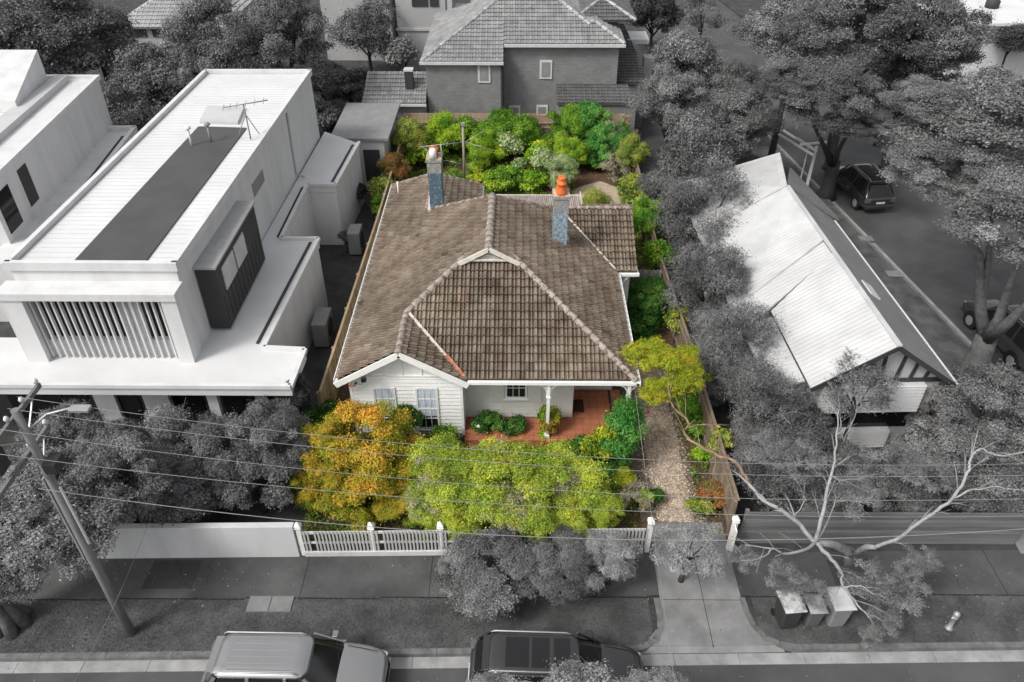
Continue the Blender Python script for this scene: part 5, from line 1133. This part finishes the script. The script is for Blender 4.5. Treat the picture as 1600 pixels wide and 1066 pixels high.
def shrub(label, px, py, rpx, zc, m, kind='shrub', seed=1, ratio=.9, name='shrub', group=None, bark=BARK_D): return tree(name, label, 'shrub', px, py, rpx, zc, kind, m, bark, ratio, seed, group)
shrub('feathery cool green shrub tree beside the porch corner', 978, 682, 43, 1.4, L_FERN, 'palmate', 2, 1.15)
shrub('yellow speckled green shrub left of the feathery green one', 938, 697, 28, 1.1, L_YG, 'shrub', 2, 1.2)
shrub('dark green rose bush with white blooms against the porch, left of the post', 764, 664, 24, .6, L_DEEP, 'shrub', 3, .8)
shrub('dark green bush directly left of the front porch post', 800, 666, 20, .55, L_DEEP, 'shrub', 4, .8)
shrub('tall thin green shrub with orange tips climbing at the porch post', 857, 655, 19, 1.0, leafmat('mixed_orange_green_leaf', (.08, .2, .02), (.24, .36, .03), (.6, .16, .04)), 'shrub', 5, 1.5)
shrub('small green clump on the porch edge', 843, 684, 14, .3, L_BRIGHT, 'small', 6)
shrub('round green bush below the right gable window', 690, 684, 24, .8, L_GREEN, 'shrub', 6)
shrub('dark glossy bush rising between the two gable windows', 636, 655, 24, 1.3, L_DEEP, 'shrub', 7, 1.1)
shrub('dark green bush at the left corner of the gable wall', 508, 652, 30, .8, L_DEEP, 'shrub', 8, 1.1)
shrub('low green plant filling the left fence corner behind the orange tree', 480, 690, 30, .7, L_GREEN, 'shrub', 9)
shrub('dark green shrub in the front left corner by the fence', 460, 752, 32, .8, L_DEEP, 'shrub', 1)
shrub('dark green low bush between the lime tree and the feathery shrub', 905, 706, 30, .5, L_DEEP, 'shrub', 2, .7)
shrub('dark green ground bush under the wires left of the drive', 955, 742, 30, .5, L_DEEP, 'shrub', 3, .6)
shrub('yellow green plant with long leaves under the second wire', 975, 752, 20, .7, L_YG, 'palmate', 3, .9)
shrub('dry twiggy plant beside the white gate post', 993, 778, 26, .6, L_TWIG, 'airy', 4, .9)
shrub('small yellow leaved plant beside the drive entrance', 1010, 776, 15, .6, L_BRIGHT, 'small', 5)
shrub('low green rosemary clump on the left edge of the gravel drive', 1022, 770, 17, .4, L_DEEP, 'small', 6)
shrub('green bush against the right fence half way down the drive', 1076, 640, 22, .7, L_GREEN, 'shrub', 7)
shrub('leafy green plant at the foot of the right fence', 1090, 668, 18, .4, L_GREEN, 'small', 8)
shrub('green plant below the bent tan limb by the right fence', 1098, 712, 17, .3, L_BRIGHT, 'small', 9)
shrub('red and green low shrub at the front right corner of the lot', 1118, 778, 26, .4, L_RED, 'shrub', 4, .6)
shrub('yellow and red low shrub left of the front right corner one', 1092, 795, 20, .3, L_OLIVE, 'small', 3, .6)
shrub('red tinged plant by the drive next to the wattle foliage', 1064, 606, 18, .6, L_RED, 'small', 7)
shrub('dark green dense bush in the side passage behind the porch', 1010, 468, 36, 1.1, L_DEEP, 'broad', 2, .95)
shrub('deep green bush low in the side passage close to the gutter', 1008, 510, 26, .7, L_DEEP, 'shrub', 6, .8)
shrub('mixed green bush overhanging the right fence beside the wing roof', 1010, 345, 32, 1.6, L_GREEN, 'broad', 3, 1.2)
shrub('olive bush against the right fence above the wing roof', 998, 312, 24, 1.0, L_OLIVE, 'shrub', 2, 1.0)
shrub('green climber hanging on the right fence behind the side gate', 1030, 400, 24, 1.4, L_GREEN, 'shrub', 3, 1.2)
shrub('yellow green weeds along the right fence above the drive', 1058, 500, 20, 1.2, L_OLIVE, 'shrub', 5, 1.3)
shrub('tall shrub with thin leaves leaning over the right fence at mid drive', 1100, 585, 18, 1.5, L_OLIVE, 'small', 5, 1.2)
shrub('green growth on the front right fence top', 1128, 690, 20, 1.5, L_OLIVE, 'small', 6, 1.0)
# left side strip
shrub('autumn red and olive shrub at the back left of the roof', 617, 262, 26, 1.6, L_RED, 'broad', 4, 1.0)
shrub('olive shrub along the left fence behind the vent pipe', 604, 300, 24, 1.2, L_OLIVE, 'shrub', 4, 1.1)
shrub('green shrub in the narrow strip between left fence and gutter', 597, 322, 18, 1.0, L_GREEN, 'shrub', 5, 1.0)
shrub('pale yellow green shrub in the back left corner by the fence', 640, 220, 28, 1.7, L_OLIVE, 'broad', 5, 1.1)
shrub('small plant growing in the narrow gap along the left fence', 552, 478, 12, .6, L_GREEN, 'small', 2)
# back garden
BG = [('bright green bush left of the tall pole', 695, 212, 34, 1.3, L_BRIGHT, 'broad', 6, 1.0), ('bright green bush right behind the left chimney', 655, 240, 26, .9, L_BRIGHT, 'shrub', 7, .9),
      ('dark green bush with flowers behind the antenna', 672, 236, 22, .8, L_GREEN, 'shrub', 8, .9), ('wide feathery green shrub below the back lattice', 800, 208, 44, 1.5, L_GREEN, 'broad', 7, .8),
      ('green rounded shrub just right of the tall pole', 758, 232, 30, 1.3, L_BRIGHT, 'broad', 8, .95), ('grey green shrub in the middle of the back garden', 790, 228, 26, 1.2, L_SILVER, 'shrub', 1, 1.0),
      ('green shrub against the back fence behind the tall pole', 735, 200, 22, 1.4, L_GREEN, 'shrub', 2, 1.0), ('tall green shrub at the right of the back fence', 888, 200, 32, 1.9, L_GREEN, 'broad', 1, 1.1),
      ('large deep green shrub in the back right corner', 928, 196, 34, 2.0, L_FERN, 'broad', 2, 1.1), ('cool green shrub left of the bare twiggy bush', 955, 225, 32, 1.5, L_FERN, 'broad', 3, 1.1),
      ('bare grey twiggy bush in the back right corner', 970, 215, 28, 1.8, L_TWIG, 'airy', 1, 1.2), ('bare twiggy shrub above the pale path', 968, 262, 26, 1.0, L_TWIG, 'airy', 2, .9),
      ('bright rounded green bush above the terracotta chimney pots', 893, 240, 28, 1.2, L_BRIGHT, 'broad', 4, .95), ('green bush left of the bright rounded one', 845, 244, 26, 1.0, L_BRIGHT, 'shrub', 9, .95),
      ('pale silvery leaved shrub left of the chimney pots', 845, 252, 22, 1.2, L_SILVER, 'shrub', 3, 1.0), ('pale lime shrub right behind the chimney pots', 878, 272, 26, 1.1, L_SILVER, 'broad', 5, 1.0),
      ('clipped round olive shrub beside the pale path', 931, 316, 21, .7, L_OLIVE, 'dense', 1, .8), ('dark green dense bush behind the rear roof', 798, 278, 22, .9, L_GREEN, 'shrub', 4, 1.0),
      ('bright green bush at the corner of the rear wing roof', 772, 282, 20, .8, L_BRIGHT, 'shrub', 5, .9), ('light green bush behind the corrugated rear roof', 832, 284, 22, .6, L_BRIGHT, 'shrub', 6, .9),
      ('deep green shrub low beside the bare twigs', 930, 252, 18, .6, L_DEEP, 'small', 2, .9), ('olive tree crown at the right fence of the back garden', 988, 240, 24, 2.0, L_OLIVE, 'broad', 6, 1.2),
      ('green bush in front of the right back fence', 990, 285, 18, 1.2, L_OLIVE, 'shrub', 8, 1.0), ('small green tuft on the sand path', 812, 262, 14, .6, L_SILVER, 'small', 3, 1),
      ('low bright plants along the lawn edge', 745, 262, 14, .4, L_BRIGHT, 'small', 4, .7), ('small yellow green plant behind the rear roof ridge', 745, 276, 16, .5, L_YG, 'small', 5, .8),
      ('green bush in the centre back below the lattice', 850, 222, 22, .9, L_GREEN, 'shrub', 7, .8)]
for lab, px, py, r, z, m, k, sd_, ra in BG: shrub(lab, px, py, r, z, m, k, sd_, ra)
for lab, px, py, z, c in (('single pink rose bloom at the edge of the gravel drive', 1012, 645, .9, (.8, .03, .15)), ('white rose bloom on the dark bush against the porch', 748, 667, 1.0, (.85, .82, .75)), ('white bloom under the right gable window', 651, 668, 1.1, (.85, .8, .75))):
    q = G(px, py, z); t = thing('rose', lab, 'flower', (q.x, q.y, 0)); mb = MB(); mb.tube([(q.x, q.y, 0), (q.x, q.y, z)], .006, 5); mb.build('stem', BARK_D, t)
    mb = MB(); mb.lathe((q.x, q.y, z - .03), [(.01, 0), (.05, .02), (.07, .06), (.04, .08), (.05, .09), (.01, .10)], 9); mb.build('bloom', mat('petal_%d' % px, c, .6), t)

# ============================================================ GREENERY OF THE STREET AND THE NEIGHBOURS (greys)
K_D = leafmat('dark_grey_leaf', g(.08), g(.17), g(.29), .22)
K_M = leafmat('mid_grey_leaf', g(.10), g(.22), g(.36), .25)
K_L = leafmat('pale_grey_leaf', g(.18), g(.36), g(.50), .25)
K_X = leafmat('very_dark_leaf', g(.025), g(.06), g(.12), .15)
K_G = leafmat('gum_grey_leaf', g(.12), g(.26), g(.38), .25)
def gt(label, px, py, r, z, m, kind='broad', seed=1, ratio=.8, name='tree', **k): return tree(name, label, 'tree' if 'tree' in name else 'shrub', px, py, r, z, kind, m, A_DBARK, ratio, seed, **k)
T = [('dark spreading tree at the very top left corner', 55, 50, 125, 6.5, K_D, 'big', 1, .75), ('dark tree crown between the top left tree and the pale hip roof', 150, 70, 60, 5, K_D, 'broad', 2, .9),
     ('large dark tree behind the modern house roof, upper centre left', 340, 70, 78, 6, K_M, 'big', 2, .9), ('dark tree behind the far end of the white flat roof', 440, 65, 72, 6.5, K_D, 'big', 3, 1.0),
     ('greyer loose tree in front of the pale hip roof house', 255, 130, 72, 4, K_M, 'broad', 3, .9), ('dark tree between the two white flat roofed houses', 205, 165, 62, 3.6, K_D, 'broad', 4, 1.0),
     ('dark low tree in the gap beside the modern house', 215, 215, 50, 2.2, K_D, 'broad', 5, .8), ('mid grey tree behind the left parapet of the modern house', 330, 130, 50, 4.5, K_M, 'broad', 6, .9), ('bushy tree between the pale roof and dark crown', 300, 165, 60, 3, K_D, 'broad', 8, .9)]
for a in T: gt(*a)
gt('dense round clipped tree in front of the pale rendered building', 573, 52, 46, 3.2, K_D, 'dense', 2, 1.0, name='round_tree')
for a in [('grey shrub left of the brick house roof', 632, 88, 32, 2.0, K_M, 'shrub', 1), ('dark hedge below the round clipped tree', 545, 135, 40, 1.4, K_X, 'broad', 7, .7), ('long dark hedge bush left of the brick house wing', 500, 125, 38, 1.2, K_X, 'broad', 1, .7),
          ('grey bush just outside the back left corner of the lot', 590, 195, 34, 1.3, K_D, 'broad', 2, .8), ('dark bush behind the flat shed', 530, 190, 34, 1.6, K_D, 'broad', 3, .9), ('dark shrub at the rear corner of the modern house', 505, 180, 28, 2.4, K_D, 'shrub', 2, 1),
          ('low shrub outside the left fence near the flat shed', 585, 250, 16, 1.0, K_D, 'shrub', 3, 1), ('narrow dark plant outside the left fence beside the air conditioner', 540, 370, 12, .9, K_D, 'small', 4, 1), ('dark plant below the back wall of the modern house', 560, 300, 16, 1.0, K_X, 'shrub', 5, 1)]: gt(*a[:7], *a[7:], name='garden_shrub')
T = [('dark tree at the top centre right behind the brick house', 1022, 22, 42, 3, K_X, 'broad', 4, 1.0), ('bare pale tree by the far bend of the side street', 1100, 20, 34, 5, K_M, 'airy', 5, 1.1), ('loose tree right of the brick house wing', 1075, 105, 55, 4, K_M, 'broad', 5, .9),
     ('large bushy tree behind the back right corner of the lot', 1050, 165, 62, 4.5, K_M, 'big', 4, .9), ('bushy tree nearest the pale side street frame', 1150, 195, 58, 4, K_M, 'big', 5, .9), ('round tree crown just behind the cottage roof', 1095, 235, 62, 3.5, K_D, 'broad', 6, .9),
     ('loose tree crown beside the far side street', 1160, 135, 42, 4, K_M, 'broad', 7, .9), ('big dark tree across the far side street', 1245, 55, 80, 8, K_M, 'big', 1, .8), ('big tree crown at the top right of the side street', 1350, 45, 92, 8, K_D, 'big', 2, .8), ('big tree at the top right before the white building', 1455, 60, 75, 8, K_D, 'big', 3, .9),
     ('dark hedge below the white far building', 1580, 62, 45, 3, K_X, 'broad', 1, .6), ('dark crown behind the right street tree', 1420, 130, 70, 5, K_D, 'big', 6, .9),
     ('fine leaved tall bush against the right garden fence, upper end', 1098, 340, 72, 2.6, K_D, 'feather', 1, 1.0), ('fine leaved tall bush against the right garden fence, second down', 1108, 440, 62, 2.6, K_D, 'feather', 2, 1.0), ('dark bush against the right garden fence beside the verandah roof', 1150, 540, 66, 2.6, K_M, 'feather', 3, 1.0),
     ('dark bush between the lot and the cottage porch', 1195, 640, 68, 2.2, K_D, 'feather', 4, .9), ('dark low tree right of the gravel drive fence', 1215, 720, 66, 1.7, K_M, 'feather', 5, .8), ('thin tree in front of the half timbered gable', 1345, 612, 52, 3.2, K_M, 'airy', 6, .9),
     ('grey leafy tree at the right edge below the parked dark wagon', 1545, 640, 84, 2.4, K_M, 'big', 7, .8), ('grey bush in front of the cottage verandah, right', 1470, 700, 60, 1.8, K_M, 'broad', 2, .8), ('dark bush behind the board fence at the right', 1400, 770, 55, 1.0, K_D, 'broad', 3, .7),
     ('dark bush behind the board fence left of the gum tree', 1290, 770, 50, 1.0, K_D, 'broad', 4, .7), ('dark bush behind the board fence nearest the right edge', 1540, 765, 60, 1.1, K_D, 'broad', 5, .7), ('low bush at the left end of the board fence', 1215, 790, 36, .8, K_D, 'shrub', 6, .8)]
for a in T: gt(*a)
for a in [('low dark bush at the foot of the tall fine leaved bushes, upper', 1070, 400, 34, 1.0, K_D, 'broad', 3, .9), ('low dark bush outside the right fence half way along', 1095, 500, 36, 1.1, K_D, 'broad', 4, .9), ('low dark bush outside the right fence by the wattle foliage', 1128, 600, 40, 1.1, K_D, 'broad', 5, .9),
          ('low dark bush outside the right fence near the street', 1165, 690, 40, 1.0, K_D, 'broad', 6, .9), ('dark bush before the cottage verandah wall', 1260, 680, 50, 1.3, K_D, 'broad', 7, .8), ('low grey bush below the cottage gable', 1340, 740, 50, 1.2, K_M, 'broad', 8, .7), ('dark bush between the cottage and the side street verge', 1450, 640, 40, 1.3, K_D, 'broad', 3, .9),
          ('low dark bush behind the right fence above the tall bushes', 1035, 300, 36, 1.4, K_D, 'broad', 5, .9), ('dark low bush beside the far side street', 1150, 250, 40, 1.2, K_D, 'broad', 6, .7)]: gt(*a, name='garden_shrub')
T = [('leafy tree in front of the modern house garage, left', 95, 690, 66, 2.6, K_M, 'big', 1, .8), ('leafy tree in front of the modern house, centre', 235, 705, 72, 2.2, K_M, 'big', 2, .8), ('leafy tree in front of the modern house, beside the slanting pier', 345, 708, 64, 2.0, K_M, 'big', 3, .9),
     ('dark leafy tree left of the orange tree outside the lot', 428, 688, 60, 2.1, K_D, 'big', 4, 1.0), ('dark bush behind the rendered wall near the lot corner', 400, 750, 62, 1.5, K_D, 'broad', 1, .8), ('dark bush behind the middle of the rendered wall', 275, 768, 66, 1.5, K_D, 'broad', 2, .8),
     ('large round street tree right of the utility pole', 180, 745, 78, 3.2, K_M, 'big', 5, .8), ('dark cypress like shrub between modern house and lot', 462, 625, 28, 2.4, K_X, 'broad', 3, 1.6)]
for a in T: gt(*a)
# left street tree, its fluted trunk at the verge
st = thing('street_tree', 'big street tree at the left edge with a thick fluted trunk on the verge', 'tree', (-14.4, 12.9, 0))
c = G(75, 800, 3.3); rx = 135 / ppm(c); crown('big', 6, K_M, st, c, rx, rx * .7)
c2 = G(30, 870, 2.6); crown('big', 7, K_M, st, c2, 85 / ppm(c2), 65 / ppm(c2))
tb = G(18, 975); mb = MB(); rn = random.Random(3)
for k in range(6):
    a = k * 1.05; mb.tube([(tb.x + .42 * math.cos(a), tb.y + .42 * math.sin(a), -.05), (tb.x + .24 * math.cos(a), tb.y + .24 * math.sin(a), .5), (tb.x + .18 * math.cos(a), tb.y + .18 * math.sin(a), 1.5), (c.x + math.cos(a) * .9, c.y + math.sin(a) * .9, 3.0)], [.20, .17, .15, .07], 8)
mb.tube([(tb.x, tb.y, 0), (tb.x, tb.y, 1.6)], [.3, .25], 10); mb.build('trunk', A_BARK, st)
# grey street trees below the lot
gt('grey street tree hanging over the footpath below the lime tree', 760, 890, 74, 1.2, K_M, 'big', 2, .5, name='street_tree')
gt('dark grey street tree crown left of the driveway', 880, 880, 60, 1.3, K_D, 'big', 3, .5, name='street_tree')
gt('loose pale grey sapling over the edge of the driveway', 955, 866, 44, 1.4, K_L, 'lime', 7, .55, name='street_tree')
gt('thin pale grey sapling over the driveway centre', 1075, 855, 52, 1.6, K_L, 'airy', 8, .5, name='street_tree')
gt('pale leafy street tree rising from the bottom edge before the black wagon', 900, 1116, 90, 3.2, K_L, 'lime', 4, .6, name='street_tree')
gt('pale leafy crown at the bottom edge right of the black wagon', 1028, 1090, 54, 3.0, K_L, 'lime', 5, .6, name='street_tree')
gt('pale leafy tree tip at the bottom edge left of the black wagon', 772, 1100, 56, 3.0, K_L, 'lime', 6, .6, name='street_tree')
# big trees of the side street
def bigtree(name, label, base, crowns, m, forks, bark, r0):
    b = G(*base); t = thing(name, label, 'tree', (b.x, b.y, 0)); tops = []
    for i, (px, py, z, r, ra, sd_) in enumerate(crowns):
        c = G(px, py, z); rx = r / ppm(c); crown('big', sd_, m, t, c, rx, rx * ra); tops.append(c)
    mb = MB()
    mb.tube([b + Vector((0, 0, -.1)), b + Vector((.02, 0, .3)), b + Vector((.05, .1, 1.3)), b + Vector((.05, .15, 2.0))], [r0 * 1.7, r0 * 1.15, r0, r0 * .9], 14); mb.build('trunk', bark, t)
    for f in forks:
        pts = [b + Vector((.05, .15, 1.7))] + [G(*p) for p in f]; k = len(pts); mb = MB(); mb.tube(pts, [r0 * (.62 - .5 * i / (k - 1)) for i in range(k)], 9); mb.build('limb', bark, t)
    return t
bigtree('street_tree', 'huge spreading tree at the right edge, thick forked trunk on the side street verge', (1515, 590), [(1545, 190, 9.0, 150, .7, 1), (1470, 265, 8.0, 95, .6, 5), (1590, 340, 7.5, 120, .7, 6), (1440, 160, 9.5, 70, .6, 4)], K_M,
        [[(1532, 480, 3.0), (1530, 400, 5), (1500, 350, 6.5), (1485, 320, 7.5)], [(1532, 480, 3.0), (1545, 400, 5), (1550, 330, 7)], [(1560, 500, 3.2), (1580, 440, 4.6), (1610, 360, 6.5)], [(1575, 505, 3.4), (1610, 470, 4.6), (1660, 420, 6)]], A_BARK, .42)
bigtree('street_tree', 'tall dark street tree whose trunk stands beside the black four wheel drive', (1290, 305), [(1290, 150, 6.5, 88, .75, 3), (1345, 195, 5.5, 52, .6, 7), (1235, 130, 7, 60, .7, 2), (1400, 215, 5, 45, .7, 5)], K_D,
        [[(1294, 235, 3.0), (1300, 190, 5)], [(1310, 235, 3.2), (1335, 190, 4.8)], [(1290, 235, 3), (1260, 170, 5.5)]], A_DBARK, .36)
# the pale barked gum by the board fence; one long limb reaches over the lot and turns yellow green
gm = thing('gum_tree', 'pale barked gum tree with bare twisting limbs spreading before the long board fence', 'tree', (10.1, 14.94, 0))
hub = G(1275, 848, 2.2); hub2 = G(1368, 855, 1.9); b0 = G(1325, 878, 0)
mb = MB(); mb.tube([b0, b0 + Vector((-.05, .02, .5)), b0.lerp(hub, .6) + Vector((0, 0, .3)), hub], [.19, .14, .11, .075], 10); mb.build('trunk', A_PALEB, gm)
mb = MB(); mb.tube([b0 + Vector((0, 0, .2)), b0.lerp(hub2, .6) + Vector((0, 0, .3)), hub2], [.12, .085, .06], 10); mb.build('trunk', A_PALEB, gm)
def limb(pts, r0, r1, m=A_PALEB):
    P = [p if isinstance(p, Vector) else G(*p) for p in pts]; Q = []
    for i in range(len(P) - 1):               # soft wander between the surveyed points
        for k in range(4):
            t = k / 4; p0 = P[max(i - 1, 0)]; p1 = P[i]; p2 = P[i + 1]; p3 = P[min(i + 2, len(P) - 1)]
            Q.append(.5 * ((2 * p1) + (p2 - p0) * t + (2 * p0 - 5 * p1 + 4 * p2 - p3) * t * t + (3 * p1 - p0 - 3 * p2 + p3) * t ** 3))
    Q.append(P[-1]); n = len(Q); mb = MB(); rl = random.Random(int(P[0].x * 1000) + n)
    Q = [Q[0]] + [q + Vector((rl.uniform(-1, 1), rl.uniform(-1, 1), rl.uniform(-1, 1))) * .03 for q in Q[1:-1]] + [Q[-1]]; r0, r1 = r0 * .82, r1 * .6
    for i_ in range(3, n, 2):                 # side twigs, forking once
        d_ = (Q[i_] - Q[i_ - 1]).normalized(); v_ = (d_ + Vector((rl.uniform(-1, 1), rl.uniform(-1, 1), rl.uniform(-.3, .9)))).normalized(); L_ = rl.uniform(.3, .9); a_ = Q[i_] + v_ * L_ * .5 + Vector((0, 0, .05)); e_ = Q[i_] + v_ * L_
        mb.tube([Q[i_], a_, e_], [r1 * .7 + .004, r1 * .4 + .003, .003], 5); mb.tube([a_, a_ + (v_ + d_ * .8).normalized() * L_ * .5], [.006, .002], 4)
    mb.tube(Q, [r0 + (r1 - r0) * i / (n - 1) for i in range(n)], 8); return mb.build('limb', m, gm)
limb([hub, (1250, 822, 2.6), (1222, 797, 3.0), (1195, 785, 3.1), (1168, 753, 3.1)], .085, .07)
limb([(1168, 753, 3.1), (1150, 722, 3.1), (1118, 710, 3.0), (1088, 694, 3.0), (1069, 678, 3.0), (1076, 664, 3.0), (1068, 650, 3.1), (1052, 636, 3.2), (1045, 606, 3.5), (1040, 580, 3.6)], .065, .03, BARK)
limb([(1076, 668, 3.0), (1095, 664, 3.0), (1115, 668, 3.1)], .035, .015, BARK)
limb([(1118, 710, 3.0), (1115, 740, 2.6), (1108, 760, 2.3)], .03, .012, BARK)
limb([hub, (1285, 800, 3.2), (1298, 745, 3.8), (1306, 695, 4.3), (1311, 640, 4.8)], .075, .025)
limb([hub, (1250, 862, 2.5), (1225, 865, 2.7), (1205, 858, 2.9), (1165, 852, 3.1)], .06, .02)
limb([(1205, 858, 2.9), (1190, 872, 2.9), (1158, 876, 3.0)], .035, .012)
limb([hub, (1300, 875, 2.4), (1315, 895, 2.6), (1318, 918, 2.8), (1340, 945, 3.0), (1357, 965, 3.0)], .075, .02)
limb([(1318, 918, 2.8), (1345, 916, 2.9), (1365, 928, 3.0)], .03, .01)
limb([hub2, (1400, 842, 2.4), (1450, 808, 3.4), (1490, 778, 4.2), (1512, 740, 4.8), (1515, 722, 5.0), (1532, 702, 5.3), (1560, 712, 5.5), (1605, 706, 5.8)], .07, .03)
limb([(1490, 778, 4.2), (1520, 765, 4.6), (1560, 762, 4.8), (1600, 766, 4.9)], .035, .012)
limb([hub, (1300, 800, 2.8), (1306, 775, 3.2), (1298, 765, 3.4)], .03, .012)
limb([(1306, 785, 3.0), (1330, 782, 3.3), (1350, 790, 3.4)], .02, .008)
limb([(1298, 745, 3.8), (1315, 750, 3.9), (1345, 748, 4.2)], .02, .008)
limb([(1240, 812, 2.8), (1258, 780, 3.2), (1245, 765, 3.4)], .022, .008)
for i, (px, py, z, r, ra) in enumerate(((1350, 905, 2.2, 44, .8), (1400, 935, 1.9, 40, .8), (1375, 970, 1.6, 30, .8), (1225, 905, 2.3, 36, .6), (1440, 870, 2.6, 28, .7), (1330, 770, 3.2, 44, .7), (1200, 700, 3.6, 40, .7), (1360, 1000, 1.2, 22, .7), (1400, 720, 3.6, 40, .7), (1275, 930, 1.9, 30, .6), (1420, 905, 2.0, 34, .7), (1260, 720, 3.6, 44, .7), (1455, 745, 3.6, 40, .7), (1160, 870, 2.8, 26, .6))):
    c = G(px, py, z); rx = r / ppm(c); crown('airy', 10 + i % 4, K_G, gm, c, rx, rx * ra, name='foliage')
for i, (px, py, z, r, ra) in enumerate(((1012, 552, 3.5, 38, .75), (1042, 576, 3.6, 46, .7), (1075, 594, 3.4, 34, .7), (1026, 612, 3.1, 30, .8), (1070, 560, 3.4, 30, .7))):
    c = G(px, py, z); rx = r / ppm(c); crown('palmate', 6 + i % 3, L_WATTLE, gm, c, rx, rx * ra, name='foliage')
# cottage yards: a few more limbs seen through the loose bushes
for lab, pts in (('pale forked bare sapling in the dark bushes right of the lot', [[(1190, 690, .3), (1192, 665, 1.6), (1180, 640, 2.5), (1170, 590, 3.2)], [(1192, 665, 1.6), (1215, 650, 2.4), (1235, 662, 2.8)]]),
                 ('thin forked sapling trunk in front of the cottage gable', [[(1310, 735, 0), (1318, 690, 1.6), (1335, 655, 2.6), (1345, 612, 3.4)], [(1318, 690, 1.6), (1312, 650, 2.6), (1310, 620, 3.2)]])):
    b = G(*pts[0][0]); t = thing('bare_sapling', lab, 'sapling', (b.x, b.y, 0)); _g = gm; gm = t
    for p in pts: limb(p, .04, .015, A_PALEB)
    gm = _g
